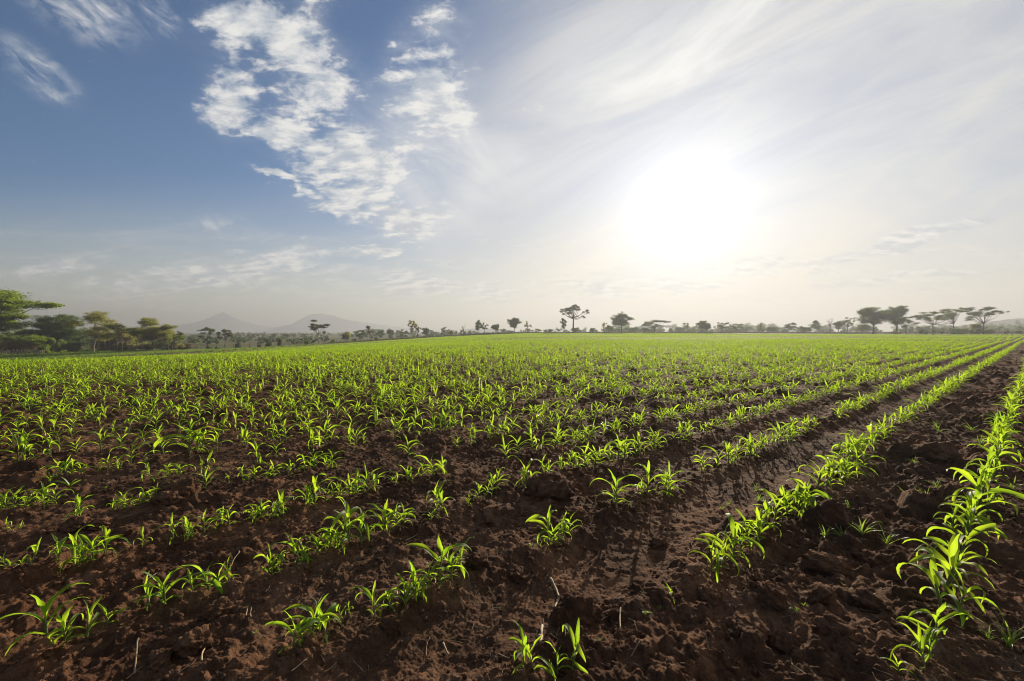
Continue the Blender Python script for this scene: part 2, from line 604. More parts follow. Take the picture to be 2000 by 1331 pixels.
def soil_nodes(b):
    co = b.node('ShaderNodeNewGeometry').outputs['Position']
    n1 = b.noise(co, 1.1, 6, 0.6)
    n2 = b.noise(co, 14.0, 6, 0.65)
    n3 = b.noise(co, 160.0, 3, 0.6)
    f = b.math('ADD', b.math('MULTIPLY', n1, 0.5), b.math('MULTIPLY', n2, 0.5))
    dry = b.mix(b.mapr(f, 0.38, 0.64), b.rgb((0.046, 0.0235, 0.0135)), b.rgb((0.145, 0.081, 0.047)))
    # redder loam in broad patches, pale dry crusts here and there
    dry = b.mix(b.mapr(b.noise(co, 0.33, 4, 0.55), 0.38, 0.62, 0.0, 0.65), dry, b.mix(1.0, dry, b.rgb((1.10, 0.92, 0.80)), 'MULTIPLY'))
    crust = b.mapr(b.noise(co, 5.5, 7, 0.68, 0.6), 0.56, 0.70, 0.0, 0.6)
    dry = b.mix(crust, dry, b.rgb((0.19, 0.125, 0.082)))
    damp = b.mapr(b.noise(co, 2.1, 5, 0.6), 0.60, 0.42, 0.0, 0.45)
    dry = b.mix(damp, dry, b.rgb((0.030, 0.0155, 0.0095)))
    col = b.mix(b.mapr(n3, 0.35, 0.72), dry, b.mix(1.0, dry, b.rgb((1.7, 1.6, 1.5)), 'MULTIPLY'))
    hh = b.math('ADD', b.math('MULTIPLY', n3, 0.35), b.math('ADD', b.math('MULTIPLY', b.noise(co, 55.0, 5, 0.65), 0.7), b.math('MULTIPLY', b.noise(co, 420.0, 2, 0.5), 0.16)))
    nrm = bump(b, hh, 0.75, 0.02)
    return co, col, nrm


def soil_mat():
    m, b = new_mat("tilled_soil")
    co, col, nrm = soil_nodes(b)
    finish(b, principled(b, col, 0.95, 0.06, nrm))
    return m


def ground_mat():
    m, b = new_mat("field_ground")
    co, soil, nrm = soil_nodes(b)
    at_ = b.node('ShaderNodeAttribute', attribute_name='zone').outputs['Color']
    sp = b.node('ShaderNodeSeparateColor')
    b.link(at_, sp.inputs[0])
    grass_f, past_f = sp.outputs[0], sp.outputs[1]
    g1 = b.noise(co, 0.12, 6, 0.6)
    g2 = b.noise(co, 1.3, 5, 0.65)
    gr = b.mix(b.mapr(b.math('ADD', b.math('MULTIPLY', g1, 0.4), b.math('MULTIPLY', g2, 0.6)), 0.35, 0.65), b.rgb((0.045, 0.085, 0.016)), b.rgb((0.085, 0.14, 0.022)))
    ps = b.mix(b.mapr(b.noise(co, 0.02, 6, 0.6), 0.35, 0.65), b.rgb((0.06, 0.085, 0.022)), b.rgb((0.16, 0.13, 0.055)))
    ps = b.mix(b.mapr(g2, 0.3, 0.7, 0.0, 0.5), ps, b.rgb((0.04, 0.06, 0.015)))
    c = b.mix(grass_f, soil, gr)
    c = b.mix(past_f, c, ps)
    finish(b, principled(b, c, 0.95, 0.06, nrm))
    return m


M_SOIL = soil_mat()
M_GROUND = ground_mat()


# ------------------------------------------------------------------ ground: one sheet to the horizon
def build_ground():
    ang_in = np.linspace(-R(64), R(64), 1230)
    ang_out = np.linspace(R(64), R(296), 60)[1:-1]
    ang = np.concatenate([ang_in, ang_out])
    rr = [0.42]
    while rr[-1] < 2250:
        r = rr[-1]
        rr.append(r * (1.0034 if r < 30 else (1.007 if r < 90 else (1.02 if r < 300 else 1.08))))
    rr = np.array(rr)
    A, Rr = np.meshgrid(ang, rr)
    X = (np.sin(A) * Rr).ravel(); Y = (np.cos(A) * Rr).ravel()
    Z = land(X, Y)
    fi = in_field(X, Y, 1.0) & (Rr.ravel() < 120)
    Z[fi] += micro(X[fi], Y[fi])
    Rf = Rr.ravel()
    Z += verge(X, Y)
    nr, na = len(rr), len(ang)
    i = np.arange(nr - 1)[:, None] * na
    j = np.arange(na)[None, :]
    j2 = (j + 1) % na
    q = np.stack([i + j, i + j2, i + na + j2, i + na + j], -1).reshape(-1, 4)
    V = np.stack([X, Y, Z], 1)
    V = np.concatenate([V, [[0, 0, float(np.mean(Z[:na]))]]])
    cidx = len(V) - 1
    jj = np.arange(na)
    t = np.stack([np.full(na, cidx), (jj + 1) % na, jj], 1)
    me = np_mesh("ground", V, [q[:, ::-1], t])
    zone = np.zeros((len(V), 4), np.float32)
    # grass strip left of the crop, pasture beyond
    ee = np.interp(V[:, 0], EX, EY)
    d = V[:, 1] - ee + 1.2 * vnoise(V[:, 0] / 6.0, V[:, 1] / 6.0, 77)
    left = sstep(-20, -45, V[:, 0])
    strip = sstep(2.2, 4.2, d) * (1 - sstep(9, 11, d) * sstep(13.5, 11, d) * 0.0)
    zone[:, 0] = strip
    zone[:, 1] = sstep(16, 40, d) * (1 - 0.5 * left * sstep(60, 30, d))
    zone[:, 3] = 1
    at_ = me.attributes.new('zone', 'FLOAT_COLOR', 'POINT')
    at_.data.foreach_set('color', zone.ravel())
    o = obj("ground", me, M_GROUND)
    tag(o, "dark brown tilled soil of the maize field running out to pasture", "ground", kind="structure")


build_ground()

# ------------------------------------------------------------------ maize seedlings
M_STEM = leaf_mat("maize_stem", (0.13, 0.19, 0.05), (0.20, 0.17, 0.09), (0.22, 0.34, 0.05), (0.30, 0.26, 0.10), 0.3, 0.5, 0.4, 14.0)


class UVArray(np.ndarray):
    """blade vertices that carry (along, across, tone) with them"""
    def __new__(cls, v, uv):
        o = np.asarray(v, float).view(cls)
        o.uv = np.asarray(uv, np.float32)
        return o

    def __array_finalize__(self, o):
        self.uv = getattr(o, 'uv', None)


def set_leaf_attr(me, uv):
    a_ = me.attributes.new('leaf', 'FLOAT_VECTOR', 'POINT')
    a_.data.foreach_set('vector', np.asarray(uv, np.float32).ravel())


def maize_leaf_mat(name, c1, c2, t1, t2):
    """backlit blade: pale midrib, fine parallel veins, yellowing tips, soil-splashed feet"""
    m, b = new_mat(name)
    lf = b.node('ShaderNodeAttribute', attribute_name='leaf').outputs['Vector']
    sp = b.node('ShaderNodeSeparateXYZ')
    b.link(lf, sp.inputs[0])
    s, t, tone = sp.outputs
    rnd = b.node('ShaderNodeObjectInfo').outputs['Random']
    co = b.node('ShaderNodeTexCoord').outputs['Object']
    n = b.noise(co, 26.0, 4, 0.6)
    f = b.mapr(b.math('ADD', b.math('MULTIPLY', n, 0.45), b.math('ADD', b.math('MULTIPLY', tone, 0.3), b.math('MULTIPLY', rnd, 0.3))), 0.2, 0.8)
    cc = b.node('ShaderNodeCombineXYZ')
    b.link(b.math('MULTIPLY', s, 3.0), cc.inputs[0]); b.link(b.math('MULTIPLY', t, 30.0), cc.inputs[1]); b.link(tone, cc.inputs[2])
    vein = b.noise(cc.outputs[0], 1.0, 2, 0.5)
    rib = b.mapr(t, 0.16, 0.02)
    tip = b.mapr(b.math('ADD', s, b.math('MULTIPLY', b.math('SUBTRACT', n, 0.5), 0.25)), 0.86, 1.0)
    tip = b.math('MULTIPLY', tip, b.mapr(tone, 0.45, 0.9))
    foot = b.math('MULTIPLY', b.mapr(s, 0.25, 0.0), 0.5)

    def tint(base, k_rib, k_tip):
        x = b.mix(b.mapr(vein, 0.35, 0.65, 0.0, 0.28), base, b.mix(1.0, base, b.rgb((0.55, 0.62, 0.5)), 'MULTIPLY'))
        x = b.mix(b.math('MULTIPLY', rib, 0.55), x, b.rgb(k_rib))
        x = b.mix(b.math('MULTIPLY', tip, 0.8), x, b.rgb(k_tip))
        return b.mix(foot, x, b.rgb((k_rib[0] * 0.9, k_rib[1] * 0.75, k_rib[2] * 0.7)))
    col = tint(b.mix(f, b.rgb(c1), b.rgb(c2)), (0.16, 0.22, 0.07), (0.26, 0.20, 0.06))
    tc = tint(b.mix(f, b.rgb(t1), b.rgb(t2)), (0.40, 0.50, 0.12), (0.55, 0.45, 0.10))
    rough = b.mapr(n, 0.3, 0.7, 0.40, 0.62)
    p = principled(b, col, rough, 0.22, bump(b, vein, 0.25, 0.004))
    tr = b.node('ShaderNodeBsdfTranslucent')
    b.link(tc, tr.inputs[0])
    mx = b.node('ShaderNodeMixShader')
    mx.inputs[0].default_value = 0.62
    b.link(p, mx.inputs[1]); b.link(tr.outputs[0], mx.inputs[2])
    finish(b, mx.outputs[0])
    return m


def blade(rng, base, az, L, W, e0, droop, seg=11, across=4, wavy=1.0, twist=0.0):
    """one arching maize leaf: folded along its midrib, wavy edges, drooping tip"""
    s = np.linspace(0, 1, seg + 1)
    el = e0 - droop * s ** 1.35 + 0.06 * np.sin(s * 7 + rng.uniform(0, 6))
    azs = az + twist * s ** 1.5 + 0.05 * np.sin(s * 5 + rng.uniform(0, 6))
    d = np.stack([np.cos(azs) * np.cos(el), np.sin(azs) * np.cos(el), np.sin(el)], 1)
    c = np.asarray(base, float) + np.concatenate([[[0, 0, 0]], np.cumsum((d[1:] + d[:-1]) / 2 * (L / seg), axis=0)])
    w = W * 0.5 * (0.30 + 0.70 * np.clip(s / 0.30, 0, 1) ** 0.8) * np.clip(1 - ((s - 0.3).clip(0) / 0.7) ** 2.0, 0, 1) ** 0.8
    roll = twist * 0.8 * s + rng.normal(0, 0.12)
    side = np.stack([-np.sin(azs), np.cos(azs), np.zeros_like(azs)], 1)
    up = np.cross(d, side) * -1.0
    up = np.cross(side, d) * -1.0
    up = np.where((up[:, 2:] < 0) & (np.cos(el)[:, None] > 0.2), -up, up)
    sr = side * np.cos(roll)[:, None] + up * np.sin(roll)[:, None]
    ur = -side * np.sin(roll)[:, None] + up * np.cos(roll)[:, None]
    fold = 0.75 * (1 - s) ** 1.5 + 0.22
    ph1, ph2 = rng.uniform(0, 6, 2)
    fr = rng.uniform(11, 17)
    v, uvs = [], []
    tone = rng.uniform(0, 1)
    for k in range(across + 1):
        t = k / across * 2 - 1
        amp = wavy * 0.30 * abs(t) * np.sin(np.pi * s) * np.sin(fr * s + (ph1 if t < 0 else ph2))
        v.append(c + sr * (t * w * np.cos(fold * abs(t)))[:, None] + ur * (abs(t) * w * np.sin(fold) + w * amp)[:, None])
        uvs.append(np.stack([s, np.full_like(s, abs(t)), np.full_like(s, tone)], 1))
    v = np.stack(v, 1).reshape(-1, 3)
    v = UVArray(v, np.stack(uvs, 1).reshape(-1, 3))
    n = across + 1
    q = [(i * n + k, i * n + k + 1, (i + 1) * n + k + 1, (i + 1) * n + k) for i in range(seg) for k in range(across)]
    return v, q


M_LEAF = maize_leaf_mat("maize_leaf", (0.060, 0.140, 0.014), (0.100, 0.185, 0.020), (0.34, 0.58, 0.020), (0.52, 0.70, 0.030))


def maize_parts(seed, seg=11, across=4, lod=0):
    """stem and leaves of one seedling about 0.25 m tall, base at the origin"""
    rng = np.random.default_rng(seed)
    nl = int(rng.choice([5, 6, 6, 6]))
    az0 = rng.uniform(0, 2 * math.pi)
    hs = rng.uniform(0.095, 0.135)
    lean = rng.normal(0, 0.10, 2)
    k = np.linspace(0, 1, 5)
    sp = np.stack([lean[0] * hs * k ** 1.5, lean[1] * hs * k ** 1.5, hs * k - 0.03 * (k == 0)], 1)
    st = MB()
    st.tube(sp, 0.0058 * np.array([0.85, 1.0, 0.95, 0.8, 0.5]), 7 if lod == 0 else 4)
    leaves = []
    for i in range(nl):
        f = i / (nl - 1)
        b = np.array([np.interp(f * 0.86 + 0.10, k, sp[:, 0]), np.interp(f * 0.86 + 0.10, k, sp[:, 1]), hs * (0.12 + 0.84 * f)])
        L = np.interp(f, [0, 0.3, 0.6, 0.85, 1], [0.12, 0.21, 0.25, 0.21, 0.15]) * rng.uniform(0.82, 1.18)
        W = np.interp(f, [0, 0.5, 0.85, 1], [0.018, 0.029, 0.033, 0.023]) * rng.uniform(0.75, 1.25)
        e0 = np.interp(f, [0, 0.4, 0.75, 1], [0.75, 1.12, 1.30, 1.47]) + rng.normal(0, 0.12)
        dr = np.interp(f, [0, 0.4, 0.75, 1], [1.7, 2.75, 2.45, 0.6]) * rng.uniform(0.55, 1.3)
        az = az0 + math.pi * i + rng.normal(0, 0.38)
        leaves.append(blade(rng, b, az, L, W, e0, dr, seg, across, 1.0, rng.normal(0, 0.75)))
    return st, leaves


def maize_whole(name, seed, seg, across, lod):
    st, lv = maize_parts(seed, seg, across, lod)
    ns = sum(len(v) for v in st.v)
    nq = sum(len(q) for q in st.q)
    uv = [np.tile([0.2, 0.5, 0.5], (ns, 1))]
    for v, q in lv:
        uv.append(v.uv)
        st.add(np.array(v), q)
    me = st.mesh(name)
    set_leaf_attr(me, np.concatenate(uv))
    me.materials.append(M_STEM); me.materials.append(M_LEAF)
    mi = np.ones(len(me.polygons), np.int32); mi[:nq] = 0
    me.polygons.foreach_set('material_index', mi)
    return me


# seedlings near enough to be read one by one in the photograph: pixel of the foot, pixel height
NEAR = [
    (78, 1273, 112, 'r4'), (143, 1120, 76, ''), (156, 1118, 66, ''), (173, 1113, 62, ''), (195, 1103, 55, ''), (283, 1197, 66, ''), (313, 1188, 80, ''),
    (400, 1160, 62, ''), (415, 1163, 60, ''), (440, 1147, 58, ''), (518, 1130, 62, ''), (580, 1112, 60, ''), (618, 1096, 44, ''), (641, 1085, 62, ''),
    (567, 1287, 76, ''), (604, 1258, 80, ''), (630, 1258, 72, ''), (332, 1063, 48, ''), (355, 1060, 46, ''), (393, 1048, 42, ''), (442, 1040, 42, ''),
    (135, 1020, 46, ''), (148, 1022, 48, ''), (78, 988, 42, ''), (102, 983, 34, ''), (43, 995, 32, ''), (3, 1002, 36, ''), (18, 1000, 34, ''),
    (237, 1000, 36, ''), (270, 990, 30, ''), (302, 983, 30, ''), (333, 963, 22, ''), (397, 965, 38, ''), (112, 942, 36, ''), (124, 940, 38, ''), (134, 936, 34, ''),
    (60, 912, 16, ''), (207, 923, 26, ''), (230, 920, 26, ''), (290, 943, 32, ''), (323, 940, 28, ''), (350, 933, 26, ''), (400, 923, 32, ''),
    (470, 943, 30, ''), (493, 941, 28, ''), (530, 930, 32, ''), (507, 1020, 40, ''), (527, 1017, 38, ''), (543, 1015, 50, ''), (597, 1000, 40, ''),
    (611, 997, 54, ''), (633, 992, 38, ''), (0, 1116, 34, ''), (4, 1043, 24, ''), (592, 922, 34, ''), (610, 915, 34, ''), (634, 926, 30, ''),
    (680, 977, 44, ''), (692, 976, 40, ''), (717, 970, 50, ''), (774, 952, 22, ''), (795, 952, 34, ''), (824, 940, 32, ''), (846, 936, 40, ''), (864, 930, 34, ''),
    (679, 1074, 78, ''), (702, 1077, 56, ''), (746, 1047, 62, ''), (758, 1044, 58, ''), (774, 1035, 44, ''), (849, 1015, 60, ''), (932, 987, 28, ''),
    (961, 972, 40, ''), (972, 966, 38, ''), (1029, 957, 50, ''), (1065, 943, 46, ''), (1097, 927, 34, ''), (1122, 925, 40, ''), (1144, 921, 44, ''), (1164, 914, 36, ''),
    (1074, 1067, 62, ''), (1082, 1072, 44, ''), (1101, 1057, 46, ''), (1113, 1053, 44, ''), (1207, 998, 64, ''), (1267, 981, 62, ''), (1312, 970, 54, ''), (1298, 975, 40, ''),
    (729, 1222, 78, ''), (789, 1200, 70, ''), (810, 1190, 84, ''), (837, 1177, 58, ''), (857, 1162, 94, ''), (899, 1132, 56, ''),
    (1022, 1352, 90, ''), (1046, 1346, 84, ''), (1090, 1338, 62, ''), (1120, 1328, 88, ''), (1315, 1180, 26, ''), (677, 1210, 22, ''),
    (1394, 1131, 76, ''), (1407, 1133, 60, ''), (1437, 1097, 78, ''), (1468, 1072, 66, ''), (1484, 1067, 70, ''), (1531, 1010, 62, ''), (1551, 1003, 60, ''),
    (1573, 997, 54, ''), (1588, 981, 46, ''), (1602, 972, 52, ''), (1618, 962, 56, ''), (1632, 952, 50, ''), (1648, 943, 52, ''), (1662, 935, 48, ''), (1676, 926, 46, ''), (1690, 917, 44, ''),
    (1821, 1332, 92, ''), (1836, 1281, 104, ''), (1858, 1184, 136, ''), (1876, 1140, 80, ''), (1897, 1073, 92, ''), (1908, 1050, 66, ''), (1922, 1005, 80, ''), (1927, 983, 66, ''),
    (1938, 965, 58, ''), (1943, 950, 62, ''), (1951, 934, 58, ''), (1956, 919, 54, ''), (1380, 926, 40, ''), (1850, 1222, 100, ''), (1866, 1160, 84, ''), (1886, 1108, 84, ''), (1903, 1062, 76, ''), (1914, 1028, 70, ''), (1934, 975, 58, ''), (1830, 1306, 84, ''), (1948, 941, 56, ''),
    (1420, 1116, 62, ''), (1452, 1086, 58, ''), (1503, 1046, 62, ''), (1517, 1030, 58, ''), (1541, 1007, 54, ''), (1562, 999, 52, ''), (1625, 957, 46, ''), (1655, 939, 44, ''), (1402, 920, 42, ''), (1425, 912, 40, ''), (1770, 1338, 40, ''),
]


def scatter_maize():
    """every plant of the field: (x, y, row, along, size)"""
    rng = np.random.default_rng(11)
    near, out = [], []
    for px, py, hpx, _ in NEAR:
        x, y = unproject(px, py)
        q = x * RN[0] + y * RN[1]; a = x * RD[0] + y * RD[1]
        row = int(np.argmin(np.abs(ROWS - q)))
        near.append((x, y, row, a, hpx / FPX * y * (1.02 if py > 1080 else 1.14)))
        if row > 3 and rng.uniform() < 0.5 or row <= 3 and rng.uniform() < 0.15:      # often two plants to a hill
            da = rng.choice([-1, 1]) * rng.uniform(0.03, 0.075)
            dq = rng.normal(0, 0.02)
            near.append((x + RD[0] * da + RN[0] * dq, y + RD[1] * da + RN[1] * dq, row, a + da, hpx / FPX * y * rng.uniform(0.6, 1.0)))
    for x, y, row, a, sz in list(near):            # gaps along the near left rows filled by later seedlings
        if row > 4 and rng.uniform() < 0.42:
            da = rng.choice([-1, 1]) * rng.uniform(0.11, 0.20)
            dq = rng.normal(0, 0.03)
            near.append((x + RD[0] * da + RN[0] * dq, y + RD[1] * da + RN[1] * dq, row, a + da, sz * rng.uniform(0.55, 0.9)))
    for ri, q0 in enumerate(ROWS):
        a = -140.0
        L = 330.0
        n = int(L / 0.115)
        gaps = rng.gamma(2.6, 0.135 / 2.6, n).clip(0.04, 0.5)
        aa = a + np.cumsum(gaps)
        aa = aa[aa < L + a]
        m = len(aa)
        qv = q0 + rng.normal(0, 0.028, m) + 0.04 * vnoise(aa / 1.7, np.full(m, q0), 88)
        keep = vnoise(aa / 0.9, np.full(m, q0 * 3.7), 90) + rng.normal(0, 0.22, m) > (-0.50 if ri < 7 else -0.42)
        x = RD[0] * aa + RN[0] * qv; y = RD[1] * aa + RN[1] * qv
        keep &= (y > 0.7) & in_field(x, y, 0.0) & (np.abs(x) < y * 1.32 + 2.5) & (np.hypot(x, y) < 262)
        px, py = proj(x, np.maximum(y, 0.01), 0)
        inview = (px > -60) & (px < 2060)
        keep &= ~(inview & (py > 911)) & (np.hypot(x, y) > 1.5)
        # leaf height varies in patches over the field
        sz = 0.235 * (1 + 0.22 * vnoise(x / 6.0, y / 6.0, 91)) * rng.lognormal(0, 0.17, m)
        # thin, poor strip towards the far end
        poor = sstep(48, 80, np.hypot(x, y)) * sstep(0.6, -0.3, vnoise(x / 40, y / 14, 95))
        keep &= rng.uniform(0, 1, m) > 0.62 * poor
        sz = sz * (1 - 0.30 * poor)
        for i in np.nonzero(keep)[0]:
            out.append((x[i], y[i], ri, aa[i], sz[i]))
    return near, out


ORD = ['first', 'second', 'third', 'fourth', 'fifth', 'sixth', 'seventh', 'eighth', 'ninth', 'tenth', 'eleventh', 'twelfth', 'thirteenth', 'fourteenth',
       'fifteenth', 'sixteenth', 'seventeenth', 'eighteenth', 'nineteenth', 'twentieth', 'twenty-first', 'twenty-second', 'twenty-third', 'twenty-fourth', 'twenty-fifth',
       'twenty-sixth', 'twenty-seventh', 'twenty-eighth', 'twenty-ninth', 'thirtieth']


def ordinal(n):
    if n < len(ORD):
        return ORD[n]
    k = n + 1
    tens = {3: 'thirty', 4: 'forty', 5: 'fifty', 6: 'sixty', 7: 'seventy', 8: 'eighty', 9: 'ninety'}[k // 10 % 10]
    return tens + ('-' + ORD[k % 10 - 1] if k % 10 else '')


def build_maize():
    near, rest = scatter_maize()
    rest = sorted(rest, key=lambda p: (p[1] / p[4]))
    iv = [p for p in rest if -20 < proj(p[0], p[1], 0)[0] < 2020]
    n_ind = 300 - len(near)
    chosen = iv[:n_ind]
    cs = set(id(p) for p in chosen)
    others = [p for p in rest if id(p) not in cs]
    # prototypes with separate stem and leaves
    protos = []
    for k in range(36):
        st, lv = maize_parts(100 + k)
        protos.append((st.mesh("maize_stem"), []))
        for v, q in lv:
            me = np_mesh("maize_leaf", np.array(v), q)
            set_leaf_attr(me, v.uv)
            protos[-1][1].append(me)
        protos[-1][0].materials.append(M_STEM)
        for m in protos[-1][1]:
            m.materials.append(M_LEAF)
    ph = []
    for st, lv in protos:
        z = max(max(v.co.z for v in m.vertices) for m in lv)
        ph.append(z)
    rng = random.Random(3)
    allp = [(p, True) for p in near] + [(p, False) for p in chosen]
    xs = np.array([p[0][0] for p in allp]); ys = np.array([p[0][1] for p in allp])
    zs = gz(xs, ys)
    # order along each row, counted from the near end
    order = {}
    for i, (p, _) in enumerate(allp):
        order.setdefault(p[2], []).append((p[3], i))
    rank, rows_used = {}, sorted(order)
    for r in order:
        for n, (_, i) in enumerate(sorted(order[r])):
            rank[i] = n
    for i, (p, nr) in enumerate(allp):
        k = rng.randrange(len(protos))
        st, lv = protos[k]
        o = empty("maize_plant", (p[0], p[1], zs[i] - 0.004), rng.uniform(0, 6.283))
        s = p[4] / ph[k]
        s = min(max(s, 0.28), 1.75)
        o.scale = (s * rng.uniform(0.92, 1.2),) * 2 + (s,)
        o.rotation_euler[0] = rng.gauss(0, 0.06); o.rotation_euler[1] = rng.gauss(0, 0.06)
        look = ('tiny' if p[4] < 0.12 else 'small' if p[4] < 0.18 else 'medium-sized' if p[4] < 0.25 else 'tall') 
        rr = rows_used.index(p[2])
        lab = f"{look} green maize seedling, {ordinal(rank[i])} from the near end of the {ordinal(rr)} row from right"
        tag(o, lab, "maize plant", "young maize plants in rows on the dark soil")
        obj("stem", st, None, o)
        for m in lv:
            obj("leaf", m, None, o)
    # ---- the rest of the crop, far too many to count
    pc = bpy.data.collections.new("maize_prototypes")       # kept out of the scene: only instanced
    for k in range(10):
        o = bpy.data.objects.new(f"a_{k:02d}", maize_whole("maize_mid", 300 + k, 7, 2, 1))
        pc.objects.link(o)
    for k in range(6):
        o = bpy.data.objects.new(f"b_{k:02d}", maize_whole("maize_far", 400 + k, 4, 2, 1))
        pc.objects.link(o)
    P = np.array([(p[0], p[1]) for p in others])
    Z = gz(P[:, 0], P[:, 1])
    n = len(P)
    rg = np.random.default_rng(17)
    dist = np.hypot(P[:, 0], P[:, 1])
    me = bpy.data.meshes.new("maize_crop")
    me.vertices.add(n)
    me.vertices.foreach_set('co', np.column_stack([P, Z - 0.004]).astype(np.float32).ravel())
    at_ = me.attributes.new('turn', 'FLOAT', 'POINT'); at_.data.foreach_set('value', rg.uniform(0, 6.283, n).astype(np.float32))
    sc = np.array([p[4] for p in others]) / 0.25
    at_ = me.attributes.new('size', 'FLOAT', 'POINT'); at_.data.foreach_set('value', sc.astype(np.float32))
    pick = np.where(dist < 30, rg.integers(0, 10, n), rg.integers(10, 16, n))
    at_ = me.attributes.new('pick', 'INT', 'POINT'); at_.data.foreach_set('value', pick.astype(np.int32))
    o = obj("maize_crop", me)
    instance_on_points(o, pc, True)
    tag(o, "dense green maize seedlings filling the far rows up to the field's end", "maize crop", kind="stuff")
    print("maize: individuals", len(allp), "crop", n)


def instance_on_points(o, coll, scale_attr=True):
    ng = bpy.data.node_groups.new("scatter", 'GeometryNodeTree')
    ng.interface.new_socket("Geometry", in_out='INPUT', socket_type='NodeSocketGeometry')
    ng.interface.new_socket("Geometry", in_out='OUTPUT', socket_type='NodeSocketGeometry')
    N, L = ng.nodes, ng.links
    gi, go = N.new('NodeGroupInput'), N.new('NodeGroupOutput')
    ip = N.new('GeometryNodeInstanceOnPoints')
    ci = N.new('GeometryNodeCollectionInfo')
    ci.inputs[0].default_value = coll
    ci.inputs['Separate Children'].default_value = True
    ci.inputs['Reset Children'].default_value = True

    def attr(name, typ):
        n = N.new('GeometryNodeInputNamedAttribute'); n.data_type = typ
        n.inputs[0].default_value = name
        return n.outputs[0]
    cx = N.new('ShaderNodeCombineXYZ')
    L.new(attr('turn', 'FLOAT'), cx.inputs[2])
    ip.inputs['Pick Instance'].default_value = True
    L.new(gi.outputs[0], ip.inputs['Points'])
    L.new(ci.outputs[0], ip.inputs['Instance'])
    L.new(attr('pick', 'INT'), ip.inputs['Instance Index'])
    L.new(cx.outputs[0], ip.inputs['Rotation'])
    L.new(attr('size', 'FLOAT'), ip.inputs['Scale'])
    L.new(ip.outputs[0], go.inputs[0])
    md = o.modifiers.new("scatter", 'NODES')
    md.node_group = ng


build_maize()

# ------------------------------------------------------------------ trees, bushes, far woods
L_MID = leaf_mat("leaf_mid_green", (0.055, 0.100, 0.018), (0.100, 0.140, 0.026), (0.18, 0.28, 0.030), (0.28, 0.36, 0.040), 0.45, 0.55, 0.3, 0.5)
L_DARK = leaf_mat("leaf_dark_green", (0.036, 0.070, 0.022), (0.066, 0.105, 0.028), (0.12, 0.20, 0.038), (0.18, 0.26, 0.045), 0.40, 0.5, 0.35, 0.5)
L_OLIVE = leaf_mat("leaf_olive", (0.095, 0.115, 0.026), (0.150, 0.145, 0.040), (0.34, 0.36, 0.050), (0.46, 0.43, 0.070), 0.48, 0.55, 0.3, 0.6)
L_LIME = leaf_mat("leaf_bright_green", (0.075, 0.135, 0.016), (0.120, 0.175, 0.024), (0.30, 0.44, 0.030), (0.42, 0.52, 0.035), 0.5, 0.5, 0.3, 0.6)
L_DRY = leaf_mat("leaf_dry_brown", (0.10, 0.080, 0.040), (0.16, 0.125, 0.060), (0.20, 0.15, 0.06), (0.28, 0.20, 0.08), 0.35, 0.7, 0.2, 0.6)


def bark_mat(name, c1, c2):
    m, b = new_mat(name)
    co = b.node('ShaderNodeTexCoord').outputs['Object']
    n = b.noise(b.mapping(co, scale=(6, 6, 1.2)), 2.0, 5, 0.65)
    finish(b, principled(b, b.mix(b.mapr(n, 0.35, 0.65), b.rgb(c1), b.rgb(c2)), 0.9, 0.15, bump(b, n, 0.6, 0.05)))
    return m


M_BARK = bark_mat("bark_grey_brown", (0.060, 0.046, 0.034), (0.13, 0.105, 0.080))
M_PALEBARK = bark_mat("bark_pale", (0.22, 0.18, 0.135), (0.40, 0.34, 0.27))
M_STAKE = bark_mat("weathered_stake", (0.17, 0.13, 0.09), (0.36, 0.30, 0.22))


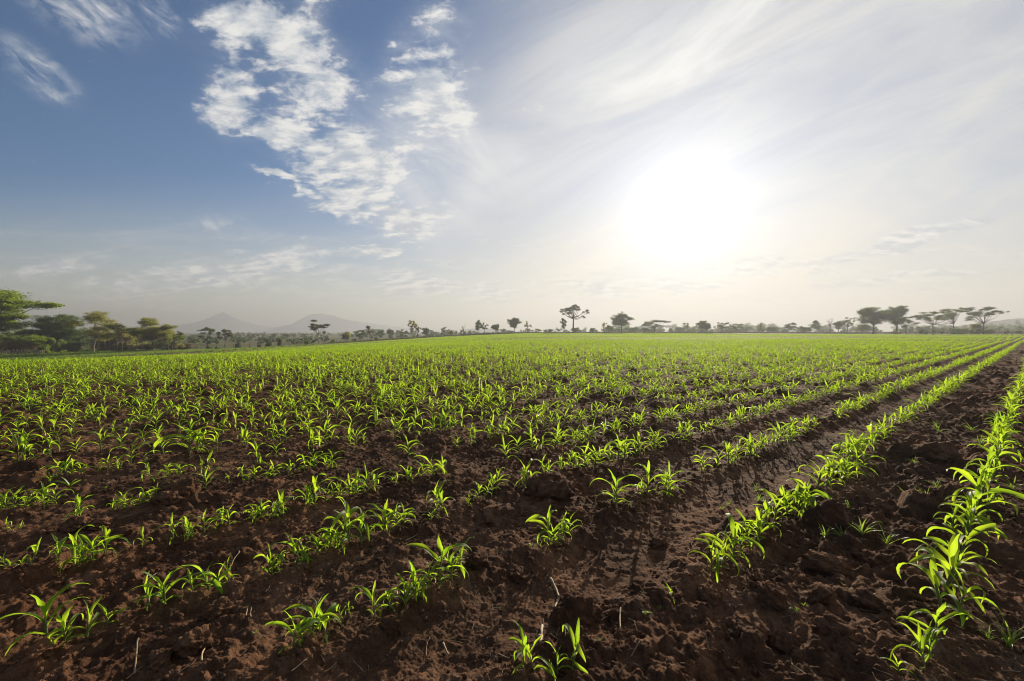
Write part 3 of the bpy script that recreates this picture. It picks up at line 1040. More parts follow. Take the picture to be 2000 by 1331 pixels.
def crown_clumps(kind, rng, H, W, lean):
    """list of (centre, (rx,ry,rz)) foliage clumps and the height where limbs leave the trunk"""
    cl = []
    r = W / 2
    if kind == 'umbrella':
        n = int(rng.integers(13, 26))
        for i in range(n):
            a = rng.uniform(0, 2 * math.pi)
            d = math.sqrt(rng.uniform(0.02, 1)) * 0.84
            lay = rng.choice([0.95, 0.84, 0.72, 0.60], p=[0.27, 0.29, 0.27, 0.17])
            z = H * (lay - 0.17 * d * d + rng.normal(0, 0.03))
            cl.append(((math.cos(a) * d * r, math.sin(a) * d * r, z), (r * rng.uniform(0.14, 0.30), r * rng.uniform(0.14, 0.30), H * rng.uniform(0.028, 0.065))))
        fork = 0.36
    elif kind in ('round', 'dense'):
        n = 24 if kind == 'dense' else 19
        for i in range(n):
            v = rng.normal(0, 1, 3); v /= np.linalg.norm(v)
            d = rng.uniform(0.55, 0.92) if i > 3 else rng.uniform(0, 0.4)
            z = H * 0.64 + v[2] * d * H * 0.33
            k = rng.uniform(0.25, 0.39)
            cl.append(((v[0] * d * r * 0.86, v[1] * d * r * 0.86, z), (r * k, r * k, H * 0.075 * rng.uniform(0.8, 1.4))))
        fork = 0.30
    elif kind == 'tall':
        n = 15
        for i in range(n):
            f = i / (n - 1)
            a = rng.uniform(0, 2 * math.pi)
            d = rng.uniform(0.25, 0.85) * math.sin(math.pi * (0.18 + 0.74 * f))
            z = H * (0.42 + 0.54 * f)
            k = rng.uniform(0.24, 0.40)
            cl.append(((math.cos(a) * d * r, math.sin(a) * d * r, z), (r * k, r * k, H * rng.uniform(0.06, 0.10))))
        fork = 0.34
    elif kind == 'sparse':
        n = int(rng.integers(9, 13))
        for i in range(n):
            a = rng.uniform(0, 2 * math.pi)
            d = rng.uniform(0.15, 0.9)
            z = H * rng.uniform(0.50, 0.97) * (1 - 0.08 * d)
            k = rng.uniform(0.15, 0.30)
            cl.append(((math.cos(a) * d * r, math.sin(a) * d * r, z), (r * k, r * k, H * rng.uniform(0.030, 0.070))))
        fork = 0.40
    elif kind == 'bush':
        n = 13
        for i in range(n):
            a = rng.uniform(0, 2 * math.pi)
            d = math.sqrt(rng.uniform(0, 1)) * 0.72
            z = H * (0.22 + 0.62 * rng.uniform(0, 1) * math.sqrt(max(0.05, 1 - d * d)))
            k = rng.uniform(0.26, 0.42)
            cl.append(((math.cos(a) * d * r, math.sin(a) * d * r, z), (r * k, r * k, H * rng.uniform(0.13, 0.20))))
        fork = 0.06
    elif kind == 'bare':
        n = 12
        for i in range(n):
            a = rng.uniform(0, 2 * math.pi)
            d = rng.uniform(0.2, 1.0)
            cl.append(((math.cos(a) * d * r, math.sin(a) * d * r, H * rng.uniform(0.6, 1.0)), (r * 0.14, r * 0.14, H * 0.03)))
        fork = 0.38
    out = []
    for (x, y, z), rr in cl:
        f = z / H
        out.append(((x + lean[0] * H * f, y + lean[1] * H * f, z), rr))
    return out, fork


def build_tree(name, label, px, Y, py_top, w_px, kind, seed, leaf, bark=None, group=None, lean=(0, 0), dens=1.0, clumps=None, trunk_r=None, cat="tree", fork=None):
    rng = np.random.default_rng(seed)
    x, y, z0 = at(px, Y)
    H = top_at(py_top, Y) - z0
    W = w_px / FPX * Y
    bark = bark or M_BARK
    if clumps is None:
        cl, fk = crown_clumps(kind, rng, H, W, lean)
    else:   # clumps given as fractions: (dx/W, z/H, rx/W, rz/H)
        cl, fk = [], 0.45
        for dx, zf, rx, rz in clumps:
            cl.append(((dx * W, rng.normal(0, 0.16) * W * (0.4 + abs(dx)), zf * H), (rx * W * 1.1, rx * W * 1.1, rz * H * (1.7 if seed == 1 else 1.1))))
    fk = fork or fk
    root = empty(name, (x, y, z0 - 0.06))
    tag(root, label, cat, group)
    tr = trunk_r or max(0.035, 0.020 * H + 0.006 * W)
    t = MB()
    tp = np.array([lean[0] * H * fk, lean[1] * H * fk, H * fk])
    wob = rng.normal(0, 0.012 * H, 2)
    f = np.linspace(0, 1, 6)
    if kind == 'bush':
        for c, rr in cl[:8]:
            p = np.array([[c[0] * 0.15, c[1] * 0.15, 0], [c[0] * 0.45, c[1] * 0.45, c[2] * 0.5], c])
            t.tube(p, [tr * 0.6, tr * 0.4, tr * 0.12], 5)
    else:
        pts = np.outer(f, tp) + np.stack([wob[0] * np.sin(f * math.pi), wob[1] * np.sin(f * math.pi), 0 * f], 1)
        rad = tr * (1 - 0.35 * f); rad[0] *= 1.5
        t.tube(pts, rad, 8)
        # limbs: from the fork (or higher up a leader) out to each clump
        lead = np.array([tp[0] + lean[0] * H * 0.25, tp[1] + lean[1] * H * 0.25, H * (fk + 0.55 * (max(c[0][2] for c in cl) / H - fk))])
        t.tube([tp - [0, 0, 0.02], (tp + lead) / 2 + rng.normal(0, 0.015 * H, 3), lead], [tr * 0.66, tr * 0.5, tr * 0.2], 6)
        for c, rr in cl:
            c = np.array(c)
            k = rng.uniform(0.0, 0.55) if kind != 'umbrella' else rng.uniform(0, 0.2)
            s = tp * (1 - k) + lead * k
            mid = s * 0.5 + c * 0.5 + np.array([0, 0, -0.04 * H if kind == 'umbrella' else 0.01 * H]) + rng.normal(0, 0.02 * H, 3)
            t.tube([s, mid, c], [tr * 0.42, tr * 0.28, tr * 0.08], 5)
            for _ in range(3 if kind != 'bare' else 6):
                e = c + rng.normal(0, 1, 3) * np.array(rr) * (0.9 if kind != 'bare' else 2.2)
                t.tube([mid * 0.3 + c * 0.7, e], [tr * 0.10, tr * 0.03], 3)
    obj("trunk", t.mesh("trunk"), bark, root)
    if kind != 'bare':
        ls = max(0.12, Y / 455.0 * 0.60, 0.013 * W)
        cb = MB()
        flat = 0.75 if kind == 'umbrella' else 0.25
        for c, rr in cl:
            rr = np.array(rr)
            area = 4.0 * (rr[0] * rr[1] + rr[0] * rr[2] * 2)
            n = int(np.clip(dens * 2.5 * area / (ls * ls * 0.5), 24, 2600))
            # each clump is a handful of ragged tufts set round it, with gaps between them
            m = int(rng.integers(8, 13))
            tv = rng.normal(0, 1, (m, 3)); tv /= np.linalg.norm(tv, axis=1)[:, None]
            tc = np.array(c) + tv * rr * rng.uniform(0.35, 1.12, m)[:, None]
            ts = rr * rng.uniform(0.20, 0.46, m)[:, None] + ls * 0.25
            w = ts[:, 0] * ts[:, 2]; w = w / w.sum()
            k = rng.choice(m, n, p=w)
            p = tc[k] + rng.normal(0, 0.62, (n, 3)) * ts[k]
            cb.leaves(p, ls, rng, flat)
        obj("crown", cb.mesh("crown", False), leaf, root)
    return root


TB = "trees along the left edge of the field"
TC = "trees on the boundary beyond the field"
TR = "trees beyond the field's far end"


def build_vegetation():
    T = build_tree
    # --- left edge group
    T("umbrella_tree", "large spreading tree with layered green foliage at the left edge of the photo", -70, 88, 566, 285, 'umbrella', 1, L_LIME, None, TB, dens=1.9, trunk_r=0.30,
      clumps=[(-0.1, 0.93, 0.16, 0.05), (0.1, 0.95, 0.13, 0.04), (0.22, 0.92, 0.12, 0.035), (0.33, 0.86, 0.11, 0.035), (0.42, 0.79, 0.07, 0.025), (0.25, 0.83, 0.12, 0.03), (0.38, 0.74, 0.06, 0.02), (0.05, 0.80, 0.15, 0.04),
              (0.17, 0.63, 0.13, 0.035), (0.28, 0.58, 0.07, 0.025), (0.10, 0.52, 0.14, 0.04), (0.22, 0.46, 0.09, 0.04), (-0.05, 0.60, 0.15, 0.05), (-0.2, 0.7, 0.14, 0.05), (-0.3, 0.8, 0.14, 0.05), (-0.4, 0.7, 0.1, 0.04), (0.13, 0.38, 0.08, 0.04), (0.02, 0.88, 0.16, 0.05), (0.15, 0.87, 0.14, 0.045), (0.28, 0.88, 0.12, 0.04), (0.20, 0.78, 0.13, 0.04), (0.34, 0.80, 0.10, 0.035), (0.08, 0.70, 0.13, 0.045), (0.02, 0.45, 0.14, 0.06), (0.14, 0.55, 0.12, 0.05), (0.05, 0.33, 0.12, 0.06)], fork=0.36)
    T("dark_tree", "wide dark green tree with see-through crown between the bushes and pale-trunked tree", 112, 95, 614, 106, 'dense', 12, L_DARK, None, TB, dens=0.9, trunk_r=0.26)
    T("pale_trunk_tree", "tall olive tree with a slanting pale trunk at the grass strip", 182, 94, 610, 84, 'tall', 3, L_OLIVE, M_PALEBARK, TB, dens=1.5, lean=(0.16, 0), trunk_r=0.17)
    T("olive_tree", "broad rounded olive tree, rightmost big tree of the left edge group", 297, 100, 619, 88, 'dense', 4, L_OLIVE, M_BARK, TB, dens=1.5, trunk_r=0.16)
    T("low_tree", "small pale tree between the pale-trunked tree and rounded olive tree", 244, 104, 640, 46, 'round', 5, L_OLIVE, None, TB, dens=1.1)
    T("low_tree", "low bright tree leaning out beside the rounded olive tree's right side", 335, 103, 649, 54, 'umbrella', 6, L_LIME, None, TB, dens=1.6)
    T("low_tree", "small flat-topped tree sticking up at the right end of the thicket", 349, 108, 648, 24, 'umbrella', 66, L_MID, None, TB, dens=1.2)
    for i, (px, pt, w, lf, lab) in enumerate([
        (28, 643, 60, L_MID, "hidden green tree behind the left edge bushes, under the spreading tree"), (70, 640, 56, L_DARK, "dark tree peeping between the spreading tree and wide dark tree"), (146, 633, 58, L_DARK, "dark tree filling the gap between wide dark tree and pale-trunked tree"),
        (205, 640, 52, L_OLIVE, "olive tree rising behind the thicket right of the pale-trunked tree"), (228, 645, 50, L_MID, "green tree behind the thicket, left of the small pale tree"), (268, 640, 50, L_OLIVE, "olive tree behind the rounded olive tree's left side"),
        (322, 641, 46, L_OLIVE, "olive tree behind the rounded olive tree's right side"), (120, 648, 60, L_DARK, "low dark tree behind the wide dark tree's trunk")]):
        T("background_tree", lab, px, 112 + i, pt, w, 'bush', 180 + i, lf, None, TB, dens=1.0)
    BG = "bushes along the left edge of the field"
    for i, (px, Y, pt, w, lf, lab) in enumerate([
        (4, 93, 650, 60, L_MID, "green bush under the spreading tree at the photo's left edge"),
        (42, 91, 655, 52, L_DRY, "brownish dry bush behind the pale stakes"),
        (70, 96, 648, 60, L_LIME, "leafy bright green bush in front of the dark tree"),
        (88, 90, 671, 26, L_LIME, "small round yellow-green bush at the end of the stakes"),
        (100, 98, 655, 46, L_MID, "mid green bush against the dark tree's trunk"),
        (137, 97, 665, 40, L_DARK, "dark low bush between the dark tree and pale trunk"),
        (20, 97, 668, 46, L_DARK, "dark bush low behind the left stakes"),
        (196, 102, 662, 40, L_OLIVE, "olive thicket bush just right of the pale trunk"),
        (222, 103, 660, 44, L_DRY, "brown twiggy bush in the thicket beneath small pale tree"),
        (258, 104, 664, 44, L_OLIVE, "olive bush left of the rounded tree's trunk"),
        (284, 105, 668, 40, L_DRY, "brown bush below the rounded olive tree"),
        (312, 104, 663, 44, L_LIME, "yellowish bush right of the rounded olive tree's trunk"),
        (338, 106, 666, 40, L_OLIVE, "olive bush under the small leaning bright tree"),
        (358, 109, 668, 34, L_DRY, "last brownish bush at the thicket's right end")]):
        T("bush", lab, px, Y, pt, w, 'bush', 200 + i, lf, None, BG, dens=0.85, cat="bush")
    # --- slim bare saplings of the thicket
    rs = random.Random(8)
    for i, px in enumerate([178, 192, 205, 214, 229, 238, 251, 266, 277, 303, 318, 329, 345]):
        T("sapling", f"thin bare sapling stem, {ordinal(i)} from the left in the brown thicket", px, 99 + rs.uniform(0, 2), 655 + rs.uniform(0, 8), 12, 'bare', 300 + i, L_DRY, M_PALEBARK, "bare saplings in the thicket", cat="sapling", trunk_r=0.05)
    # --- middle left boundary
    T("umbrella_tree", "small flat-topped tree on a thin stem, left of two against the volcano", 405, 128, 640, 32, 'umbrella', 21, L_MID, None, TC, dens=1.2, trunk_r=0.09)
    T("umbrella_tree", "small flat-topped tree on a thin stem, right of two against the volcano", 440, 134, 644, 32, 'umbrella', 22, L_DARK, None, TC, dens=1.2, trunk_r=0.09)
    T("umbrella_tree", "lone layered tree on a slim pale stem before the rounded mountain", 621, 142, 624, 46, 'umbrella', 23, L_DARK, M_PALEBARK, TC, dens=1.35, trunk_r=0.12)
    for i, (px, Y, pt, w, lf, lab) in enumerate([
        (465, 118, 669, 12, L_DARK, "tiny round bush standing out in the pasture near fence posts"),
        (407, 111, 674, 9, L_DARK, "low dark shrub on the bank, leftmost of the fence shrubs"),
        (424, 112, 675, 9, L_MID, "low shrub on the bank beside the leftmost fence shrub"),
        (507, 115, 671, 8, L_MID, "tiny shrub on the bank left of the paired dark shrubs"),
        (525, 118, 660, 13, L_DARK, "left one of paired dark shrubs on the bank"),
        (547, 119, 658, 14, L_DARK, "right one of paired dark shrubs on the bank"),
        (600, 128, 663, 14, L_MID, "flat green shrub left of the lone layered tree's foot"),
        (650, 136, 662, 10, L_MID, "small shrub right of the lone layered tree's foot"),
        (692, 146, 660, 9, L_DARK, "small dark shrub by the fence under the hazy woods"),
        (735, 158, 656, 8, L_DARK, "small dark shrub right of the sparse fence-side tree"),
        (845, 176, 655, 9, L_DARK, "dark shrub right of the dense little roundish tree"),
        (808, 172, 655, 7, L_DARK, "dark shrub at the foot of the tall slender tree")]):
        T("shrub", lab, px, Y, pt, w, 'bush', 340 + i, lf, None, "shrubs along the wire fence", dens=1.1, cat="shrub")
    mid = [
        (676, 156, 646, 22, 'round', L_OLIVE, "bushy olive tree right of the lone layered tree"),
        (703, 165, 645, 26, 'umbrella', L_MID, "wide low tree left of the sparse upright tree"),
        (722, 168, 636, 18, 'sparse', L_DRY, "sparse upright brownish tree with thin crown, left of the middle"),
        (742, 176, 645, 20, 'umbrella', L_MID, "wide low tree right of the sparse brownish tree"),
        (762, 178, 639, 22, 'sparse', L_DRY, "thin brown see-through tree in the boundary row"),
        (784, 182, 647, 12, 'sparse', L_DARK, "short tufted tree left of the tall slender one"),
        (803, 182, 623, 22, 'sparse', L_OLIVE, "tall slender tree with leaning tufted top"),
        (816, 186, 632, 14, 'sparse', L_DRY, "bare-looking slim tree just right of the tall slender one"),
        (832, 186, 637, 18, 'round', L_DARK, "dense dark roundish tree right of the slim bare-looking tree"),
        (868, 192, 638, 14, 'sparse', L_DARK, "small dark tree with drooping crown left of bluish hill"),
        (880, 194, 645, 12, 'round', L_OLIVE, "low olive tree beside the small drooping-crowned dark tree"),
        (905, 196, 634, 12, 'bare', L_DRY, "leafless grey tree before the bluish hill"),
        (934, 198, 627, 18, 'tall', L_DARK, "dark multi-stemmed tree, left of the close pair"),
        (946, 199, 629, 18, 'sparse', L_DRY, "brown twiggy tree, right of the close pair"),
        (968, 202, 632, 18, 'round', L_DARK, "dark tree with a flat ragged crown left of the irregular tree"),
        (984, 203, 641, 8, 'sparse', L_MID, "tiny thin tree left of the irregular dark tree"),
        (1005, 200, 620, 30, 'round', L_DARK, "irregular dark tree with open crown left of the tall lone tree"),
        (1031, 206, 626, 16, 'sparse', L_OLIVE, "loose tufted tree at the irregular dark tree's right"),
        (1052, 214, 642, 18, 'sparse', L_OLIVE, "low ragged tree between the irregular tree and slim tufted tree"),
        (1072, 216, 643, 22, 'umbrella', L_MID, "low spreading tree left of the slim tufted tree"),
        (1100, 208, 623, 14, 'tall', L_DARK, "slim tree with small tufted head left of tall lone tree"),
        (1092, 219, 640, 16, 'umbrella', L_MID, "low flat tree behind the slim tufted tree"),
        (1124, 221, 640, 20, 'round', L_DARK, "rounded bush-like tree behind the tall lone tree's trunk"),
        (1145, 217, 638, 8, 'bare', L_DRY, "thin bare tree right of the tall lone tree"),
        (1157, 220, 641, 16, 'round', L_DARK, "low dark tree right of the thin bare tree"),
        (1179, 219, 630, 14, 'sparse', L_OLIVE, "upright ragged tree left of the round-crowned tree"),
        (1190, 222, 634, 16, 'round', L_MID, "leafy tree close to the round-crowned tree's left side"),
        (1237, 224, 640, 18, 'round', L_DARK, "low rounded tree right of the round-crowned tree"),
        (1278, 218, 626, 54, 'umbrella', L_DARK, "broad flat-topped tree right of the round-crowned tree, wider than high"),
        (1262, 226, 640, 22, 'round', L_DARK, "dark low tree under the broad flat-topped tree's left end"),
        (1342, 228, 629, 18, 'sparse', L_MID, "thin-crowned tree left of the dense round dark tree"),
        (1377, 222, 625, 28, 'dense', L_DARK, "dense dark round tree right of the broad flat-topped tree"),
        (1411, 228, 628, 26, 'sparse', L_MID, "loose hazy tree right of the dense round dark tree"),
        (1438, 230, 632, 28, 'umbrella', L_MID, "low wide hazy tree in the middle of the right woods"),
        (1484, 229, 632, 16, 'sparse', L_MID, "small airy tree between two low wide hazy trees"),
        (1508, 231, 637, 24, 'round', L_MID, "low rounded hazy tree right of the small airy tree"),
        (1545, 228, 631, 26, 'umbrella', L_DARK, "flat-topped hazy tree left of the upright leafy one"),
        (1572, 230, 636, 24, 'round', L_MID, "rounded hazy tree left of the upright leafy one"),
        (1591, 224, 627, 18, 'tall', L_DARK, "upright leafy hazy tree left of the bare-topped tree"),
        (1621, 222, 622, 14, 'bare', L_DRY, "bare-topped tree left of the slim layered tree"),
        (1638, 220, 626, 22, 'round', L_DARK, "rounded tree just left of the slim layered tree"),
        (1655, 210, 620, 24, 'umbrella', L_MID, "slim layered tree left of two great dark trees"),
        (1684, 224, 634, 30, 'round', L_MID, "low tree at the foot of two great dark trees"),
    ]
    for i, (px, Y, pt, w, kd, lf, lab) in enumerate(mid):
        T("boundary_tree", lab, px, Y, pt, w, kd, 400 + i, lf, None, TR if px > 1000 else TC, dens=1.15)
    T("tall_lone_tree", "tallest lone tree with bare straight trunk and open irregular crown", 1120, 204, 596, 62, 'umbrella', 31, L_DARK, None, TR, dens=1.05, trunk_r=0.42, fork=0.50,
      clumps=[(0.02, 0.96, 0.09, 0.04), (0.13, 0.93, 0.08, 0.04), (0.17, 0.84, 0.07, 0.04), (-0.05, 0.90, 0.10, 0.04), (-0.17, 0.87, 0.10, 0.045), (-0.22, 0.79, 0.09, 0.04), (-0.08, 0.80, 0.09, 0.045),
              (0.06, 0.86, 0.09, 0.04), (-0.33, 0.84, 0.06, 0.03), (-0.40, 0.76, 0.05, 0.03), (-0.14, 0.72, 0.08, 0.035), (-0.04, 0.73, 0.05, 0.03), (0.30, 0.75, 0.04, 0.025), (0.44, 0.80, 0.06, 0.045), (0.46, 0.73, 0.05, 0.03), (0.27, 0.58, 0.05, 0.04), (-0.30, 0.70, 0.05, 0.03)])
    T("round_crowned_tree", "neat round-crowned dark tree right of the tallest lone tree", 1214, 206, 611, 46, 'dense', 32, L_DARK, None, TR, dens=0.55, trunk_r=0.30)
    T("great_tree", "great dark spreading tree, left one of the touching pair", 1706, 186, 596, 64, 'dense', 33, L_DARK, None, TR, dens=0.55, trunk_r=0.42)
    T("great_tree", "great dark spreading tree, right one of the touching pair", 1752, 188, 596, 58, 'dense', 34, L_DARK, None, TR, dens=0.65, trunk_r=0.40)
    T("umbrella_tree", "lighter green tree in front of the great pair's right side", 1770, 176, 616, 42, 'umbrella', 35, L_LIME, None, TR, dens=1.5, trunk_r=0.16)
    T("umbrella_tree", "flat-topped layered tree left of the hedge block, first of three alike", 1822, 174, 607, 62, 'umbrella', 36, L_MID, None, TR, dens=0.75, trunk_r=0.20)
    T("umbrella_tree", "flat-topped layered tree over the hedge block, second of three alike", 1862, 176, 601, 58, 'umbrella', 37, L_MID, None, TR, dens=0.75, trunk_r=0.20)
    T("umbrella_tree", "flat-topped layered tree right of the hedge block, third of three alike", 1921, 172, 599, 70, 'umbrella', 38, L_DARK, None, TR, dens=0.75, trunk_r=0.22)
    T("boundary_tree", "small bushy tree under the third flat-topped tree's left side", 1908, 182, 630, 26, 'round', 39, L_OLIVE, None, TR)
    for i, (px, Y, pt, w, lf, lab) in enumerate([
        (1748, 179, 646, 7, L_DARK, "small dark shrub under the great pair's right tree"),
        (1799, 175, 644, 9, L_DARK, "dark shrub left of the first flat-topped tree's stem"),
        (1808, 176, 646, 7, L_DARK, "low dark shrub beside the larger shrub left of first stem"),
        (1823, 173, 643, 9, L_DARK, "dark upright shrub at the first flat-topped tree's foot"),
        (1838, 176, 645, 9, L_MID, "low shrub between the first stem and hedge block"),
        (1894, 174, 642, 12, L_MID, "leafy shrub just right of the hedge block"),
        (1911, 173, 642, 16, L_DARK, "round clipped dark bush left of the third stem"),
        (1928, 172, 641, 16, L_DARK, "round clipped dark bush right of the third stem"),
        (1966, 170, 644, 9, L_DARK, "dark shrub on the fence right of all flat-topped trees"),
        (1990, 169, 644, 11, L_MID, "green shrub at the far right end of the fence"),
        (1352, 214, 647, 18, L_MID, "low weedy shrub on the fence below the dense round tree")]):
        T("shrub", lab, px, Y, pt, w, 'bush', 500 + i, lf, None, "shrubs along the far fence", dens=1.2, cat="shrub")
    # clipped hedge block
    rng = np.random.default_rng(70)
    x, y, z0 = at(1872, 173)
    hw, hh = 33 / FPX * 173 / 2, top_at(642.5, 173) - z0
    root = tag(empty("hedge", (x, y, z0 - 0.05)), "dark clipped hedge block with a flat top beneath flat-topped trees", "hedge")
    cb = MB()
    n = 3200
    p = np.stack([rng.uniform(-hw, hw, n), rng.uniform(-0.6, 0.6, n), rng.uniform(0.02, 1, n) * hh], 1)
    p += rng.normal(0, 0.05, p.shape)
    cb.leaves(p, 0.26, rng, 0.2)
    obj("foliage", cb.mesh("foliage", False), L_DARK, root)
    st = MB()
    for k in range(12):
        px_ = -hw + (k + 0.5) / 12 * 2 * hw
        st.tube([(px_, 0, 0), (px_ + rng.normal(0, .1), 0, hh * 0.7)], [0.03, 0.012], 4)
    obj("stems", st.mesh("stems"), M_BARK, root)


build_vegetation()


def build_far_woods():
    rng = np.random.default_rng(90)
    specs = []
    # (px range, depth range, top py range, count)
    for x0, x1, Y0, Y1, t0, t1, n in [(350, 720, 260, 520, 651, 656, 90), (400, 1000, 420, 700, 648, 653, 90), (690, 1240, 270, 480, 641, 648, 75), (1180, 2040, 260, 420, 634, 642, 120),
                                       (1200, 2080, 450, 800, 629, 636, 90), (1930, 2120, 420, 650, 622, 632, 26), (1740, 2100, 240, 330, 634, 641, 40), (-80, 380, 150, 300, 650, 660, 40),
                                       (360, 640, 150, 230, 660, 668, 60), (640, 1000, 230, 300, 650, 656, 40)]:
        for _ in range(n):
            specs.append((rng.uniform(x0, x1), rng.uniform(Y0, Y1), rng.uniform(t0, t1)))
    cb = MB()
    for px, Y, pt in specs:
        x, y, z0 = at(px, Y)
        top = top_at(pt, Y)
        H = max(2.0, top - z0)
        r = H * rng.uniform(0.45, 0.95)
        ls = Y / 455 * 1.0
        for k in range(7):
            a = rng.uniform(0, 6.283); d = rng.uniform(0, 0.85)
            c = np.array([x + math.cos(a) * d * r, y + math.sin(a) * d * r, z0 + H * (0.12 + 0.74 * rng.uniform(0, 1) * math.sqrt(1 - d * d * 0.7))])
            rr = np.array([r * 0.36, r * 0.36, H * 0.16])
            n = int(np.clip(16 * rr[0] * rr[2] / (ls * ls * 0.4), 10, 60))
            v = rng.normal(0, 1, (n, 3)); v /= np.linalg.norm(v, axis=1)[:, None]
            cb.leaves(c + v * rng.uniform(0.3, 1.05, n)[:, None] * rr, ls * 1.15, rng, 0.3, 0.7)
    o = obj("distant_woods", cb.mesh("distant_woods", False), L_DARK)
    tag(o, "hazy line of distant woods along the horizon behind the field", "woods", kind="stuff")


build_far_woods()


# ------------------------------------------------------------------ hills and volcanoes
def hill_mat():
    m, b = new_mat("wooded_slope")
    co = b.node('ShaderNodeNewGeometry').outputs['Position']
    n = b.noise(co, 0.02, 7, 0.65)
    finish(b, principled(b, b.mix(b.mapr(n, 0.35, 0.65), b.rgb((0.030, 0.048, 0.022)), b.rgb((0.060, 0.080, 0.032))), 0.95, 0.1, bump(b, n, 0.8, 4.0)))
    return m


M_HILL = hill_mat()


def hazed_rock_mat():
    m, b = new_mat("haze_paled_slope")
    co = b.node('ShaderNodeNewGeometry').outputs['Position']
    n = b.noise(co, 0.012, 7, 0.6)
    finish(b, principled(b, b.mix(b.mapr(n, 0.35, 0.65), b.rgb((0.44, 0.47, 0.52)), b.rgb((0.50, 0.53, 0.58))), 0.95, 0.05))  # distance haze put into the base colour: paler and bluer than real rock
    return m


M_HAZED_ROCK = hazed_rock_mat()


def mountain(name, label, px, Y, profile, depth, seed, rough):
    """profile: list of (photo px, py) along the crest; a solid ridge round that crest"""
    pxs = np.linspace(profile[0][0], profile[-1][0], 90)
    pys = np.interp(pxs, [p[0] for p in profile], [p[1] for p in profile])
    xs = (pxs - 1000) / FPX * Y
    crest = CAM_H + (HOR - pys) / FPX * Y
    crest += rough * vnoise(xs / (Y * 0.02), xs * 0 + seed, seed) * np.clip((crest + 4) / (crest.max() + 4), 0, 1)
    m = 41
    t = np.linspace(-1, 1, m)
    X = np.repeat(xs[:, None], m, 1)
    Yy = Y + t[None, :] * depth * np.ones_like(X)
    fall = (1 - np.abs(t)) ** 1.3
    Z = -8 + (crest[:, None] + 8) * fall[None, :]
    Z += rough * 0.8 * vnoise(X / (Y * 0.015), Yy / (Y * 0.015), seed + 1) * fall[None, :] * (np.abs(t)[None, :] > 0.04)
    i = np.arange(len(xs) - 1)[:, None] * m; j = np.arange(m - 1)[None, :]
    q = np.stack([i + j, i + m + j, i + m + j + 1, i + j + 1], -1).reshape(-1, 4)
    o = obj(name, np_mesh(name, np.stack([X, Yy, Z], -1).reshape(-1, 3), q), M_HAZED_ROCK if Y > 1800 else M_HILL)
    tag(o, label, "mountain" if Y > 1800 else "hill", kind="structure")


mountain("volcano", "steep faint blue volcano cone on the horizon", 438, 2000, [(230, 655), (320, 638), (380, 631), (400, 625), (420, 616), (435, 610.5), (441, 610.5), (456, 618), (475, 627), (500, 634), (540, 641), (620, 655)], 240, 5, 3)
mountain("mountain", "wide rounded faint blue mountain on the horizon", 620, 2000, [(480, 655), (540, 640), (575, 632), (590, 622), (605, 615), (618, 612.5), (632, 613), (655, 617), (675, 624), (710, 630), (760, 637), (830, 645), (920, 655)], 240, 8, 3)
mountain("hill", "low bluish dome-shaped hill behind the boundary trees", 955, 1500, [(890, 652), (905, 646), (915, 643), (940, 642), (970, 643), (990, 646), (1010, 652)], 120, 11, 2)
mountain("hill", "wooded hazy hill rising at the right edge of the photo", 1990, 900, [(1780, 652), (1850, 640), (1920, 630), (1960, 625), (2000, 622), (2080, 618), (2200, 628), (2300, 652)], 120, 14, 2.5)

# ------------------------------------------------------------------ fences
def plain(name, c, rough=0.6, spec=0.4):
    m, b = new_mat(name)
    co = b.node('ShaderNodeTexCoord').outputs['Object']
    n = b.noise(co, 3.0, 4, 0.6)
    d = b.mix(b.mapr(n, 0.3, 0.7, 0.0, 0.35), b.rgb(c), b.rgb((c[0] * 0.7, c[1] * 0.68, c[2] * 0.62)))
    finish(b, principled(b, d, rough, spec))
    return m


M_WIRE = plain("fence_wire", (0.25, 0.24, 0.22), 0.5)


def fence(name, label, pts, n, h, r, mat, part, seed, wires=(0.45, 0.8), jit=0.12, pick=lambda i: True):
    rng = random.Random(seed)
    d = [0]
    for a, b_ in zip(pts, pts[1:]):
        d.append(d[-1] + math.dist(a, b_))
    P = []
    for i in range(n):
        s = (i + rng.uniform(-jit, jit)) / (n - 1) * d[-1]
        x = float(np.interp(s, d, [p[0] for p in pts])); y = float(np.interp(s, d, [p[1] for p in pts]))
        P.append((x, y, float(land(x, y) + verge(x, np.float64(y)))))
    root = tag(empty(name, P[0]), label, "fence")
    o0 = np.array(P[0])
    for i, p in enumerate(P):
        hh = h * rng.uniform(0.72, 1.22)
        lx, ly = rng.gauss(0, 0.06) * hh, rng.gauss(0, 0.06) * hh
        t = MB()
        rr = r * rng.uniform(0.75, 1.3)
        t.tube([(0, 0, -0.1), (lx * 0.4, ly * 0.4, hh * 0.5), (lx, ly, hh)], [rr, rr * 0.92, rr * 0.8], 6)
        obj(part, t.mesh(part), mat, root, Vector(np.array(p) - o0))
    if wires:
        w = MB()
        for f in wires:
            w.tube([np.array(p) - o0 + [0, 0, h * f * 0.85] for p in P], [0.008] * n, 3)
        obj("wire", w.mesh("wire"), M_WIRE, root)
    return root


